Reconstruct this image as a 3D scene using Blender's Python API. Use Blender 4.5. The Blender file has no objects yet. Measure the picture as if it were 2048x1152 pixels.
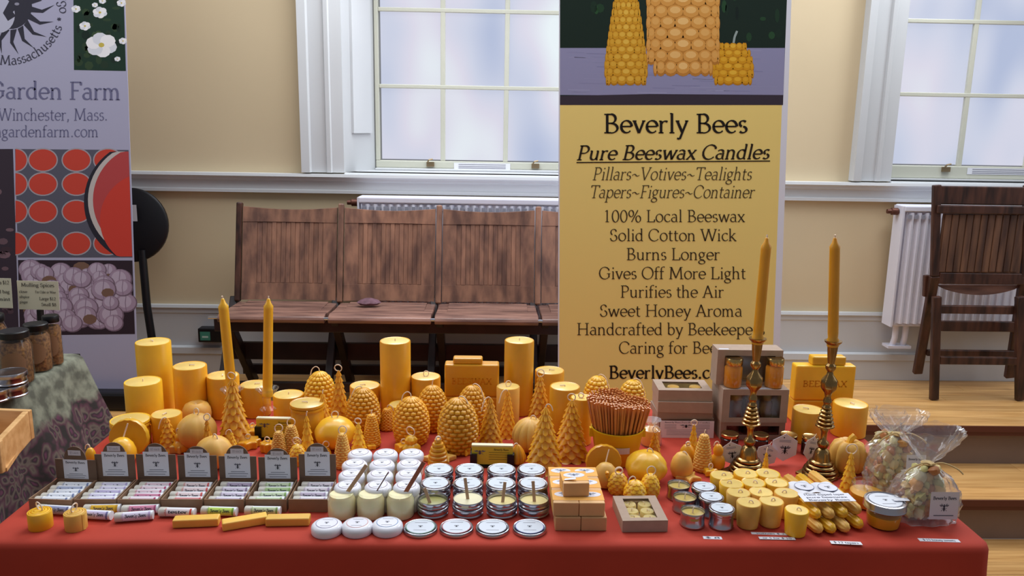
import bpy, bmesh, math, random
from mathutils import Vector, Matrix, noise
from functools import lru_cache
R = math.radians; PI = math.pi
sc = bpy.context.scene
COL = sc.collection
random.seed(7)

# ------------------------------------------------------------------ camera
F = 1620.0
CAM = Vector((0.0, 0.0, 1.490))
_p, _y, _a = R(11.47), R(1.5), R(1.0)
fw = Vector((math.sin(_y)*math.cos(_p), math.cos(_y)*math.cos(_p), -math.sin(_p)))
rt = Vector((math.cos(_y), -math.sin(_y), 0)); up = rt.cross(fw)
rt, up = rt*math.cos(_a)+up*math.sin(_a), up*math.cos(_a)-rt*math.sin(_a)
cd = bpy.data.cameras.new('camera'); cam = bpy.data.objects.new('camera', cd); COL.objects.link(cam)
cd.sensor_width = 36; cd.lens = 36*F/2048; cd.clip_start = .05; cd.clip_end = 60
m = Matrix((rt, up, -fw)).transposed().to_4x4(); m.translation = CAM; cam.matrix_world = m
sc.camera = cam

# ------------------------------------------------------------------ light and exposure
w = bpy.data.worlds.new('world'); sc.world = w; w.use_nodes = True
bg = w.node_tree.nodes['Background']
bg.inputs[0].default_value = (.88, .91, 1.0, 1); bg.inputs[1].default_value = .22
def area(name, loc, tgt, sx, sy, power, col):
    l = bpy.data.lights.new(name, 'AREA'); l.shape = 'RECTANGLE'; l.size = sx; l.size_y = sy; l.energy = power; l.color = col
    o = bpy.data.objects.new(name, l); COL.objects.link(o); o.location = loc
    o.rotation_euler = (Vector(tgt)-Vector(loc)).to_track_quat('-Z', 'Y').to_euler(); return o
area('overhead_fill', (0, 2.15, 3.3), (0, 2.15, 0), 4.2, 1.1, 54, (.93, .96, 1))  # added overhead source: lights the table top, leaves the front drape dark
area('right_fill', (3.6, 1.9, 2.4), (0, 2.4, .8), 1.6, 2.0, 14, (.82, .9, 1))  # added fill from the right, no window known on that side
area('left_fill', (-3.2, 1.8, 2.6), (.4, 2.6, .8), 1.4, 1.6, 14, (1, .94, .86))  # added warm fill from the left, stands for no known window
area('backlight_boost_1', (-.1, 3.25, 2.66), (-.1, 1.7, .6), 1.3, .7, 36, (.9, .95, 1))  # added lamp above the view, boosts window backlight on the candle tops
area('backlight_boost_2', (2.0, 3.25, 2.66), (.7, 1.7, .6), 1.3, .7, 36, (.9, .95, 1))  # its pair near the right window, added for the same backlight
vs = sc.view_settings; sc.display_settings.display_device = 'sRGB'
vs.view_transform = 'Standard'; vs.look = 'None'; vs.gamma = 1; vs.use_curve_mapping = False; vs.exposure = 0.0

# ------------------------------------------------------------------ measuring helpers (photo pixel -> point in the room)
def ray(x, y): return fw*F + rt*(x-1024) - up*(y-576)
def at_z(x, y, z): d = ray(x, y); return CAM + d*((z-CAM.z)/d.z)
def at_y(x, y, Y): d = ray(x, y); return CAM + d*((Y-CAM.y)/d.y)
def depth(P): return (Vector(P)-CAM).dot(fw)
TZ = .750           # top of the table cloth
SZ = .345           # stage floor
WY = 3.62           # back wall
def T(x, y, z=TZ): return at_z(x, y, z)
def mpp(P): return depth(P)/F

# ------------------------------------------------------------------ materials
def lin(c): return tuple(((v/255)/12.92 if v/255 <= .04045 else ((v/255+.055)/1.055)**2.4) for v in c)
MATS = {}
def mat(name, rgb, rough=.5, metal=0, sss=0, spec=.5, trans=0, ior=1.45, var=0, vscale=30, vstretch=(1,1,1), bump=0, coat=0, rgb2=None, detail=4):
    if name in MATS: return MATS[name]
    M = bpy.data.materials.new(name); M.use_nodes = True; nt = M.node_tree; b = nt.nodes['Principled BSDF']
    c = (*lin(rgb), 1); b.inputs['Base Color'].default_value = c
    b.inputs['Roughness'].default_value = rough; b.inputs['Metallic'].default_value = metal
    b.inputs['Specular IOR Level'].default_value = spec; b.inputs['IOR'].default_value = ior
    b.inputs['Transmission Weight'].default_value = trans; b.inputs['Coat Weight'].default_value = coat
    if sss:
        b.inputs['Subsurface Weight'].default_value = sss; b.inputs['Subsurface Radius'].default_value = (1, .45, .12); b.inputs['Subsurface Scale'].default_value = .012
    if var or rgb2 or bump:
        tc = nt.nodes.new('ShaderNodeTexCoord'); mp = nt.nodes.new('ShaderNodeMapping'); mp.inputs['Scale'].default_value = vstretch
        nz = nt.nodes.new('ShaderNodeTexNoise'); nz.inputs['Scale'].default_value = vscale; nz.inputs['Detail'].default_value = detail
        nt.links.new(tc.outputs['Object'], mp.inputs[0]); nt.links.new(mp.outputs[0], nz.inputs['Vector'])
        if var or rgb2:
            cr = nt.nodes.new('ShaderNodeValToRGB'); cr.color_ramp.elements[0].position = .34; cr.color_ramp.elements[1].position = .66
            c2 = lin(rgb2) if rgb2 else tuple(v*(1-var) for v in c[:3])
            cr.color_ramp.elements[0].color = (*c2, 1); cr.color_ramp.elements[1].color = c
            nt.links.new(nz.outputs['Fac'], cr.inputs[0])
            oi = nt.nodes.new('ShaderNodeObjectInfo'); mr = nt.nodes.new('ShaderNodeMapRange'); mr.inputs['To Min'].default_value = .86; mr.inputs['To Max'].default_value = 1.1
            nt.links.new(oi.outputs['Random'], mr.inputs['Value'])
            mx = nt.nodes.new('ShaderNodeVectorMath'); mx.operation = 'SCALE'
            nt.links.new(cr.outputs[0], mx.inputs[0]); nt.links.new(mr.outputs[0], mx.inputs['Scale'])
            nt.links.new(mx.outputs[0], b.inputs['Base Color'])
        if bump:
            bp = nt.nodes.new('ShaderNodeBump'); bp.inputs['Strength'].default_value = bump; bp.inputs['Distance'].default_value = .002
            nt.links.new(nz.outputs['Fac'], bp.inputs['Height']); nt.links.new(bp.outputs[0], b.inputs['Normal'])
    MATS[name] = M; return M
def print_mat():
    M = bpy.data.materials.new('print'); M.use_nodes = True; nt = M.node_tree; b = nt.nodes['Principled BSDF']; b.inputs['Roughness'].default_value = .55
    b.inputs['Specular IOR Level'].default_value = .25
    a = nt.nodes.new('ShaderNodeVertexColor'); a.layer_name = 'Col'; nt.links.new(a.outputs[0], b.inputs['Base Color']); return M
PRINT = print_mat()
def clear_mat(name, tint, gl, rough=.06, haze=0):
    M = bpy.data.materials.new(name); M.use_nodes = True; nt = M.node_tree; nt.nodes.remove(nt.nodes['Principled BSDF'])
    out = [n for n in nt.nodes if n.type == 'OUTPUT_MATERIAL'][0]
    t = nt.nodes.new('ShaderNodeBsdfTransparent'); t.inputs[0].default_value = (*tint, 1)
    g = nt.nodes.new('ShaderNodeBsdfGlossy'); g.inputs['Roughness'].default_value = rough
    lw = nt.nodes.new('ShaderNodeLayerWeight'); lw.inputs[0].default_value = gl
    mx = nt.nodes.new('ShaderNodeMixShader'); pw = nt.nodes.new('ShaderNodeMath'); pw.operation = 'POWER'; pw.inputs[1].default_value = 2.5; ma = nt.nodes.new('ShaderNodeMath'); ma.operation = 'MULTIPLY_ADD'; ma.inputs[1].default_value = gl*2.2; ma.inputs[2].default_value = gl*.25; lw.inputs[0].default_value = .5
    nt.links.new(lw.outputs['Facing'], pw.inputs[0]); nt.links.new(pw.outputs[0], ma.inputs[0]); nt.links.new(ma.outputs[0], mx.inputs[0]); nt.links.new(t.outputs[0], mx.inputs[1]); nt.links.new(g.outputs[0], mx.inputs[2])
    last = mx
    if haze:
        d = nt.nodes.new('ShaderNodeBsdfDiffuse'); d.inputs[0].default_value = (.9, .9, .95, 1); m2 = nt.nodes.new('ShaderNodeMixShader'); m2.inputs[0].default_value = haze
        nt.links.new(mx.outputs[0], m2.inputs[1]); nt.links.new(d.outputs[0], m2.inputs[2]); last = m2
    nt.links.new(last.outputs[0], out.inputs[0]); return M
CELLO = clear_mat('cellophane', (.98, .98, .985), .36, .13, .10)
GLASS = clear_mat('clear_glass', (.98, .99, .985), .2, .04)
FILM = clear_mat('window_film', (.95, .95, .95), .2, .1)
WAX = mat('wax_yellow', (246, 188, 44), .3, sss=.2, ior=1.55, var=.12, vscale=14)
AMB = mat('wax_amber', (236, 168, 36), .3, sss=.2, ior=1.55, var=.12, vscale=14)
PALE = mat('wax_pale', (236, 184, 90), .45, sss=.35, var=.15, vscale=22)
WICK = mat('wick_cotton', (238, 214, 190), .8)
WHITE = mat('white_gloss_plastic', (232, 232, 240), .22)
KRAFT = mat('kraft_card', (150, 118, 92), .8, var=.12, vscale=60)
KRAFTL = mat('kraft_card_light', (176, 152, 134), .8, var=.08, vscale=60)
TIN = mat('tin_metal', (190, 190, 198), .24, metal=1)
BRASS = mat('brass', (168, 134, 84), .22, metal=1, var=.25, vscale=40)
GOLD = mat('gold_lid_metal', (196, 164, 104), .22, metal=1)
PAPER = mat('white_paper', (226, 226, 234), .7)
BLACK = mat('black_plastic', (14, 14, 18), .4)
TRIM = mat('white_painted_trim', (202, 204, 206), .45, var=.04, vscale=3)
WALL = mat('cream_wall_paint', (216, 196, 160), .7, var=.05, vscale=1.5)
OAK = mat('oak_floorboard', (218, 170, 108), .32, rgb2=(188, 138, 80), vscale=7, vstretch=(.5, 9, 9), detail=6, bump=.1)
DARKW = mat('dark_stained_wood', (84, 52, 40), .38, rgb2=(40, 24, 20), vscale=10, vstretch=(4, 4, .6), detail=6)
BACKW = mat('worn_brown_wood', (152, 110, 88), .4, rgb2=(98, 70, 60), vscale=9, vstretch=(3, 3, .7), detail=6)
SEATW = mat('worn_seat_wood', (150, 112, 98), .28, rgb2=(92, 66, 60), vscale=9, vstretch=(.6, 4, 4), detail=6)
LEGW = mat('almost_black_wood', (46, 28, 26), .45, rgb2=(22, 14, 14), vscale=9)
CLOTH = mat('red_cotton_cloth', (192, 62, 42), .85, var=.14, vscale=5, bump=0)
def cap(M, s=.0): return M

# ------------------------------------------------------------------ mesh builder
class MB:
    def __init__(s): s.v = []; s.f = []
    def quadgrid(s, rows, close_u=False, close_v=False, cap0=False, cap1=False):
        b = len(s.v); n = len(rows[0]); m = len(rows)
        for r in rows: s.v += [tuple(p) for p in r]
        for i in range(m if close_v else m-1):
            for j in range(n if close_u else n-1):
                i2 = (i+1) % m; j2 = (j+1) % n
                s.f.append((b+i*n+j, b+i*n+j2, b+i2*n+j2, b+i2*n+j))
        if cap0: s.f.append(tuple(b+j for j in range(n))[::-1])
        if cap1: s.f.append(tuple(b+(m-1)*n+j for j in range(n)))
        return s
    def lathe(s, prof, seg=32, c=(0, 0, 0), mod=None):
        rows = []
        for r, z in prof:
            rows.append([(c[0]+max(r, 1e-5)*(mod(2*PI*j/seg, z) if mod else 1)*math.cos(2*PI*j/seg), c[1]+max(r, 1e-5)*(mod(2*PI*j/seg, z) if mod else 1)*math.sin(2*PI*j/seg), c[2]+z) for j in range(seg)])
        return s.quadgrid(rows, close_u=True, cap0=True, cap1=True)
    def tube(s, pts, r, seg=6, taper=None):
        pts = [Vector(p) for p in pts]; rows = []; n = len(pts); prev = None
        for i, p in enumerate(pts):
            t = (pts[min(i+1, n-1)]-pts[max(i-1, 0)]).normalized()
            a = prev if prev else Vector((0, 0, 1)) if abs(t.z) < .9 else Vector((1, 0, 0))
            u = (a - t*a.dot(t)).normalized(); v = t.cross(u); prev = u
            rr = r if not taper else taper(i/(n-1))*r
            rows.append([p+u*rr*math.cos(2*PI*k/seg)+v*rr*math.sin(2*PI*k/seg) for k in range(seg)])
        return s.quadgrid(rows, close_u=True, cap0=True, cap1=True)
    def box(s, x0, x1, y0, y1, z0, z1, M=None):
        c = [Vector(p) for p in ((x0,y0,z0),(x1,y0,z0),(x1,y1,z0),(x0,y1,z0),(x0,y0,z1),(x1,y0,z1),(x1,y1,z1),(x0,y1,z1))]
        if M: c = [M @ p for p in c]
        b = len(s.v); s.v += [tuple(p) for p in c]
        for q in ((0,3,2,1),(4,5,6,7),(0,1,5,4),(1,2,6,5),(2,3,7,6),(3,0,4,7)): s.f.append(tuple(b+k for k in q))
        return s
    def prism(s, pts, off):       # closed polygon (3-D points) extruded by a vector
        b = len(s.v); n = len(pts); off = Vector(off)
        s.v += [tuple(p) for p in pts] + [tuple(Vector(p)+off) for p in pts]
        s.f.append(tuple(range(b, b+n))); s.f.append(tuple(range(b+2*n-1, b+n-1, -1)))
        for i in range(n): s.f.append((b+i, b+n+i, b+n+(i+1) % n, b+(i+1) % n))
        return s
    def bar(s, p, q, wx, wy):     # rectangular bar from p to q, wx across X-ish, wy the other way
        p, q = Vector(p), Vector(q); t = (q-p).normalized(); a = Vector((1, 0, 0)) if abs(t.x) < .8 else Vector((0, 0, 1))
        u = (a-t*a.dot(t)).normalized(); v = t.cross(u)
        rows = [[e+u*wx/2*sx+v*wy/2*sy for sx, sy in ((-1,-1),(1,-1),(1,1),(-1,1))] for e in (p, q)]
        return s.quadgrid(rows, close_u=True, cap0=True, cap1=True)
    def mesh(s, name, smooth=True):
        me = bpy.data.meshes.new(name); me.from_pydata(s.v, [], s.f)
        bm = bmesh.new(); bm.from_mesh(me); bmesh.ops.recalc_face_normals(bm, faces=bm.faces); bm.to_mesh(me); bm.free()
        if smooth:
            me.polygons.foreach_set('use_smooth', [True]*len(me.polygons)); me.set_sharp_from_angle(angle=R(38))
        return me
def link(name, me, M=None, parent=None, loc=(0, 0, 0), rot=(0, 0, 0), bevel=0, scale=None):
    o = bpy.data.objects.new(name, me); COL.objects.link(o)
    if M is not None and me is not None and not me.materials: me.materials.append(M)
    o.location = loc; o.rotation_euler = rot
    if scale: o.scale = scale if hasattr(scale, '__len__') else (scale,)*3
    if parent: o.parent = parent
    if bevel:
        b = o.modifiers.new('bevel', 'BEVEL'); b.width = bevel; b.segments = 2; b.limit_method = 'ANGLE'
    return o
def tag(o, label, cat, group=None, kind=None):
    if label: o['label'] = label
    if cat: o['category'] = cat
    if group: o['group'] = group
    if kind: o['kind'] = kind
    return o
def thing(name, label, cat, loc=(0, 0, 0), rot=(0, 0, 0), group=None):
    o = bpy.data.objects.new(name, None); COL.objects.link(o); o.empty_display_size = .02
    o.location = loc; o.rotation_euler = rot if hasattr(rot, '__len__') else (0, 0, rot); return tag(o, label, cat, group)
def struct(name, me, M, parent=None, **k):
    o = link(name, me, M, parent, **k)
    if not parent: o['kind'] = 'structure'
    return o
def bx(x0, x1, y0, y1, z0, z1, name='box'): return MB().box(x0, x1, y0, y1, z0, z1).mesh(name, False)

# ------------------------------------------------------------------ printed matter: flat coloured polygons
class Print:
    """fn maps (u, v, layer) to a point; polygons carry their own colour"""
    def __init__(s, fn): s.fn = fn; s.v = []; s.f = []; s.c = []
    def poly(s, pts, col, L=1):
        b = len(s.v); s.v += [tuple(s.fn(u, v, L)) for u, v in pts]; s.f.append(tuple(range(b, b+len(pts)))); s.c.append(lin(col)); return s
    def rect(s, u0, v0, u1, v1, col, L=1): return s.poly([(u0, v0), (u1, v0), (u1, v1), (u0, v1)], col, L)
    def disc(s, u, v, ru, rv, col, L=1, n=20, a0=0, a1=360): return s.poly([(u+ru*math.cos(R(a0+(a1-a0)*k/n)), v+rv*math.sin(R(a0+(a1-a0)*k/n))) for k in range(n if a1-a0 == 360 else n+1)], col, L)
    def line(s, pts, wd, col, L=1):
        for (a, b), (c, d) in zip(pts, pts[1:]):
            l = math.hypot(c-a, d-b) or 1; nx, ny = -(d-b)/l*wd/2, (c-a)/l*wd/2
            s.poly([(a+nx, b+ny), (c+nx, d+ny), (c-nx, d-ny), (a-nx, b-ny)], col, L)
        return s
    def mesh(s, name='print'):
        me = bpy.data.meshes.new(name); me.from_pydata(s.v, [], s.f); a = me.color_attributes.new('Col', 'FLOAT_COLOR', 'CORNER')
        d = []
        for f, c in zip(s.f, s.c): d += [*c, 1]*len(f)
        a.data.foreach_set('color', d); me.materials.append(PRINT); return me

# pen-drawn roman letters: l line, a arc, s serif, d dot
G = {
'a': (.46, 'l.34,.34,.34,.03 a.2,.33,.14,.13,10,150 a.2,.14,.15,.13,60,320 s.38,.01,.08'),
'b': (.5, 'l.1,.73,.1,.04 a.25,.235,.18,.225,-150,150 s.07,.72,.09'),
'c': (.43, 'a.25,.235,.19,.225,45,320'),
'd': (.51, 'l.38,.73,.38,.01 a.23,.235,.18,.225,35,325 s.35,.72,.08 s.42,.01,.08'),
'e': (.46, 'a.24,.235,.19,.225,2,318 l.06,.24,.42,.245'),
'f': (.31, 'l.12,0,.12,.58 a.25,.58,.13,.14,180,55 l.02,.45,.27,.45 s.12,.01,.2'),
'g': (.46, 'a.2,.31,.14,.15,0,360 l.11,.17,.1,.05 l.1,.05,.34,.0 a.21,-.12,.18,.11,0,360 l.3,.42,.43,.45'),
'h': (.53, 'l.1,.73,.1,0 a.25,.29,.14,.16,165,0 l.39,.29,.39,0 s.07,.72,.08 s.1,.01,.17 s.39,.01,.17'),
'i': (.26, 'l.13,.45,.13,0 d.13,.64 s.1,.44,.08 s.13,.01,.17'),
'k': (.48, 'l.1,.73,.1,0 l.12,.2,.36,.45 l.18,.26,.42,0 s.07,.72,.08 s.1,.01,.17 s.36,.445,.13 s.42,.01,.12'),
'l': (.26, 'l.13,.73,.13,0 s.1,.72,.08 s.13,.01,.18'),
'm': (.78, 'l.1,.45,.1,0 a.23,.29,.12,.16,165,0 l.36,.29,.36,0 a.49,.29,.12,.16,165,0 l.62,.29,.62,0 s.07,.44,.08 s.1,.01,.16 s.36,.01,.16 s.63,.01,.17'),
'n': (.53, 'l.1,.45,.1,0 a.25,.29,.14,.16,165,0 l.39,.29,.39,0 s.07,.44,.08 s.1,.01,.17 s.39,.01,.17'),
'o': (.5, 'a.25,.235,.2,.235,0,360'),
'p': (.51, 'l.1,.45,.1,-.24 a.27,.235,.18,.225,-150,150 s.07,.44,.08 s.1,-.23,.19'),
'r': (.36, 'l.1,.45,.1,0 a.25,.27,.14,.17,150,55 s.07,.44,.08 s.1,.01,.18'),
's': (.37, 'a.19,.345,.12,.11,35,250 a.18,.125,.13,.115,85,-145'),
't': (.32, 'l.13,.6,.13,.11 a.23,.11,.1,.1,180,310 l.03,.45,.28,.45'),
'u': (.53, 'l.1,.45,.1,.16 a.24,.16,.14,.15,180,345 l.39,.45,.39,.01 s.07,.44,.08 s.36,.44,.08 s.42,.01,.07'),
'v': (.46, 'l.06,.45,.23,0 l.23,0,.4,.45 s.07,.445,.14 s.4,.445,.12'),
'w': (.7, 'l.06,.45,.21,0 l.21,0,.35,.42 l.35,.45,.49,0 l.49,0,.64,.45 s.07,.445,.14 s.64,.445,.12'),
'x': (.46, 'l.06,.45,.39,0 l.06,0,.39,.45 s.07,.445,.13 s.38,.445,.12 s.07,.01,.12 s.39,.01,.13'),
'y': (.46, 'l.06,.45,.24,.02 l.41,.45,.15,-.22 l.15,-.22,.05,-.2 s.07,.445,.14 s.4,.445,.12'),
'A': (.7, 'l.1,0,.34,.7 l.34,.7,.6,0 l.19,.24,.5,.24 s.1,.01,.18 s.6,.01,.2'),
'B': (.6, 'l.15,.7,.15,0 a.28,.53,.17,.17,90,-90 l.15,.69,.28,.69 a.29,.18,.23,.18,90,-90 l.15,.36,.29,.36 l.15,.01,.29,.01 s.12,.69,.15 s.12,.01,.15'),
'C': (.68, 'a.37,.35,.31,.355,40,320 l.61,.6,.61,.5'),
'E': (.58, 'l.15,.7,.15,0 l.15,.69,.5,.69 l.15,.37,.42,.37 l.15,.01,.52,.01 l.5,.7,.5,.58 l.52,0,.53,.13 s.11,.69,.12 s.11,.01,.12'),
'F': (.54, 'l.15,.7,.15,0 l.15,.69,.49,.69 l.15,.36,.4,.36 l.49,.7,.49,.57 s.12,.69,.13 s.15,.01,.22'),
'G': (.74, 'a.37,.35,.31,.355,40,325 l.62,.32,.62,.1 s.6,.32,.2 l.61,.6,.61,.5'),
'H': (.78, 'l.15,.7,.15,0 l.62,.7,.62,0 l.15,.36,.62,.36 s.15,.69,.22 s.15,.01,.22 s.62,.69,.22 s.62,.01,.22'),
'L': (.56, 'l.15,.7,.15,0 l.15,.01,.5,.01 l.5,0,.52,.15 s.15,.69,.22 s.12,.01,.14'),
'M': (.9, 'l.16,.7,.12,0 l.16,.7,.43,.06 l.43,.06,.71,.7 l.71,.7,.76,0 s.12,.69,.13 s.12,.01,.19 s.76,.69,.13 s.77,.01,.21'),
'O': (.76, 'a.38,.35,.32,.355,0,360'),
'P': (.57, 'l.15,.7,.15,0 a.29,.51,.21,.185,90,-90 l.15,.69,.29,.69 l.15,.33,.29,.33 s.12,.69,.13 s.15,.01,.22'),
'S': (.5, 'a.25,.52,.17,.17,40,240 a.24,.18,.19,.18,75,-150 l.38,.64,.39,.55 l.07,.1,.06,.17'),
'T': (.62, 'l.31,.7,.31,0 l.05,.69,.57,.69 l.05,.7,.05,.58 l.57,.7,.57,.58 s.31,.01,.22'),
'V': (.68, 'l.08,.7,.34,0 l.34,0,.6,.7 s.09,.69,.19 s.59,.69,.17'),
'W': (.98, 'l.08,.7,.29,0 l.29,0,.49,.68 l.49,.7,.71,0 l.71,0,.92,.7 s.09,.69,.2 s.49,.69,.16 s.9,.69,.17'),
'X': (.68, 'l.1,.7,.58,0 l.1,0,.57,.7 s.1,.69,.18 s.57,.69,.17 s.1,.01,.17 s.58,.01,.18'),
'0': (.5, 'a.25,.34,.19,.35,0,360'), '1': (.5, 'l.25,.7,.25,0 s.25,.01,.22 l.25,.69,.14,.62'),
'2': (.5, 'a.23,.5,.17,.19,160,-30 l.38,.4,.08,.03 l.08,.02,.42,.02'), '5': (.5, 'a.22,.22,.18,.22,110,-140 l.14,.42,.16,.68 l.16,.68,.4,.68'),
'8': (.5, 'a.25,.52,.15,.16,0,360 a.25,.18,.19,.19,0,360'), '$': (.5, 'a.25,.5,.15,.14,30,250 a.25,.2,.17,.16,75,-150 l.25,.78,.25,-.06'),
'%': (.84, 'a.2,.5,.14,.19,0,360 a.62,.18,.14,.19,0,360 l.6,.7,.22,0'), '.': (.25, 'd.12,.04'), ',': (.25, 'd.12,.04 l.13,.03,.08,-.1'),
'~': (.55, 'a.16,.24,.11,.08,180,20 a.38,.3,.12,.08,200,340'), '-': (.35, 'l.05,.24,.3,.24'), '*': (.5, 'd.25,.4 l.1,.4,.4,.4 l.17,.27,.33,.53 l.17,.53,.33,.27'), ' ': (.25, ''),
}
@lru_cache(None)
def glyph(ch, thick, thin):
    adv, src = G.get(ch, G['o']); polys = []
    def stroke(pts):
        L = []; Rr = []; n = len(pts)
        for i, (x, y) in enumerate(pts):
            dx = pts[min(i+1, n-1)][0]-pts[max(i-1, 0)][0]; dy = pts[min(i+1, n-1)][1]-pts[max(i-1, 0)][1]
            l = math.hypot(dx, dy) or 1; an = math.atan2(dy, dx); t = (thin+(thick-thin)*abs(math.sin(an-R(22)))**1.4)/2
            L.append((x-dy/l*t, y+dx/l*t)); Rr.append((x+dy/l*t, y-dx/l*t))
        for i in range(n-1): polys.append((L[i], L[i+1], Rr[i+1], Rr[i]))
    for k in src.split():
        q = [float(t) for t in k[1:].split(',')]
        if k[0] == 'l': stroke([(q[0], q[1]), (q[2], q[3])])
        elif k[0] == 'a':
            n = max(5, int(abs(q[5]-q[4])/22)); stroke([(q[0]+q[2]*math.cos(R(q[4]+(q[5]-q[4])*i/n)), q[1]+q[3]*math.sin(R(q[4]+(q[5]-q[4])*i/n))) for i in range(n+1)])
        elif k[0] == 's': h = thin*.55; polys.append(((q[0]-q[2]/2, q[1]-h), (q[0]+q[2]/2, q[1]-h), (q[0]+q[2]/2, q[1]+h), (q[0]-q[2]/2, q[1]+h)))
        elif k[0] == 'd': r = thick*.62; polys.append(tuple((q[0]+r*math.cos(R(60*i)), q[1]+r*math.sin(R(60*i))) for i in range(6)))
    return adv, polys
def text(P, s, x, y, size, col, L=3, anchor='c', thick=.085, thin=.034, slant=0, width=None, slope=0, sy=-1, circle=None):
    """baseline at (x, y); v grows downwards when sy is -1; circle=(cx, cy, r, a0) sets it round the inside of a ring, letters' feet outwards"""
    tot = sum(glyph(c, thick, thin)[0] for c in s); k = size
    kx = width/tot if width else size
    x0 = x-(tot*kx/2 if anchor == 'c' else tot*kx if anchor == 'r' else 0); u = 0
    for c in s:
        adv, ps = glyph(c, thick, thin)
        for p in ps:
            if circle:
                cx, cy, r, a0 = circle; q = []
                for a, b in p:
                    an = a0-(u+a)*k/r; rr = r-b*k; q.append((cx+rr*math.cos(an), cy+rr*math.sin(an)))
                P.poly(q, col, L)
            else: P.poly([(x0+(u+a+b*slant)*kx, y+sy*b*k+(x0+(u+a)*kx-x)*slope) for a, b in p], col, L)
        u += adv
def bee(P, u, v, s, col=(40, 40, 52), L=3):
    d = lambda *a, **k: P.disc(*a, **k)
    P.disc(u, v+.22*s, .11*s, .3*s, col, L, 10); P.disc(u, v-.14*s, .13*s, .13*s, col, L, 8); P.disc(u, v-.33*s, .08*s, .08*s, col, L, 8)
    for e in (-1, 1):
        P.poly([(u+e*.06*s, v-.16*s), (u+e*.34*s, v-.36*s), (u+e*.62*s, v-.3*s), (u+e*.42*s, v-.08*s)], (120, 120, 132), L)
        for a, b in ((-.3, -.5), (.12, .12), (.34, .5)): P.line([(u+e*.08*s, v+a*.5*s), (u+e*.3*s, v+(a+b)*.5*s), (u+e*.34*s, v+b*s)], .045*s, col, L)

# ================================================================== ROOM
def wz(y, Y=WY, x=1600): return at_y(x, y, Y).z
# rear wall: pieces round two window openings, as one object with real openings
Z_RT, Z_RB = wz(362), wz(400)            # chair rail top and bottom
ZSILL = Z_RT+.006
win = []                                  # opening edges at wall face
a0 = at_y(690, 330, WY).x; W1 = (a0, a0+1.42)
b0 = at_y(1779, 340, WY).x; W2 = (b0, b0+1.36)
H = 3.6
mb = MB()
xs = [-3.2, W1[0], W1[1], W2[0], W2[1], 4.2]
mb.box(-3.2, 4.2, WY, WY+.08, -.05, ZSILL)
for x0, x1 in ((-3.2, W1[0]), (W1[1], W2[0]), (W2[1], 4.2)): mb.box(x0, x1, WY, WY+.08, ZSILL, H)
for x0, x1 in (W1, W2): mb.box(x0, x1, WY, WY+.08, 3.0, H)
struct('wall_back', mb.mesh('wall_back', False), WALL)

def strip(name, prof, x0=-3.2, x1=4.2):   # moulding: profile of (out, z) along the wall
    mb = MB(); mb.quadgrid([[(x, WY-o, z) for o, z in prof] for x in (x0, x1)], close_u=True, cap0=True, cap1=True)
    return struct(name, mb.mesh(name, False), TRIM)
h = Z_RT-Z_RB
strip('trim_1', [(0, Z_RT), (.05, Z_RT), (.052, Z_RT-.012), (.036, Z_RT-.02), (.034, Z_RT-.03), (.02, Z_RT-.036), (.018, Z_RB+.016), (.028, Z_RB+.012), (.028, Z_RB), (0, Z_RB)])
za, zb, zc, zd = wz(622), wz(640), wz(703), wz(716)
strip('baseboard_back', [(0, za), (.022, za), (.026, za-.012), (.018, za-.018), (.018, zb+.006), (.014, zb), (.014, zc+.004), (.04, zc), (.042, zd+.004), (.036, zd), (.036, SZ), (0, SZ)])

PANEM = None
def pane_mat():
    M = bpy.data.materials.new('frosted_pane'); M.use_nodes = True; nt = M.node_tree; b = nt.nodes['Principled BSDF']
    tc = nt.nodes.new('ShaderNodeTexCoord'); nz = nt.nodes.new('ShaderNodeTexNoise'); nz.inputs['Scale'].default_value = 1.9; nz.inputs['Detail'].default_value = 1
    mp = nt.nodes.new('ShaderNodeMapping'); mp.inputs['Scale'].default_value = (1.5, 1, .8); mp.inputs['Location'].default_value = (2.7, 0, 5.1)
    geo = nt.nodes.new('ShaderNodeNewGeometry')
    nt.links.new(geo.outputs['Position'], mp.inputs[0]); nt.links.new(mp.outputs[0], nz.inputs['Vector'])
    cr = nt.nodes.new('ShaderNodeValToRGB'); e = cr.color_ramp.elements
    e[0].position = .32; e[0].color = (*lin((178, 190, 220)), 1); e[1].position = .7; e[1].color = (*lin((236, 246, 250)), 1)
    x = e.new(.45); x.color = (*lin((206, 212, 232)), 1); x = e.new(.55); x.color = (*lin((222, 220, 236)), 1)
    nt.links.new(nz.outputs['Fac'], cr.inputs[0]); b.inputs['Base Color'].default_value = (.03, .03, .03, 1); b.inputs['Roughness'].default_value = .4
    nt.links.new(cr.outputs[0], b.inputs['Emission Color']); b.inputs['Emission Strength'].default_value = .9; return M
PANEM = pane_mat()
SASH = mat('cream_sash_paint', (200, 200, 184), .45)
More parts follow.
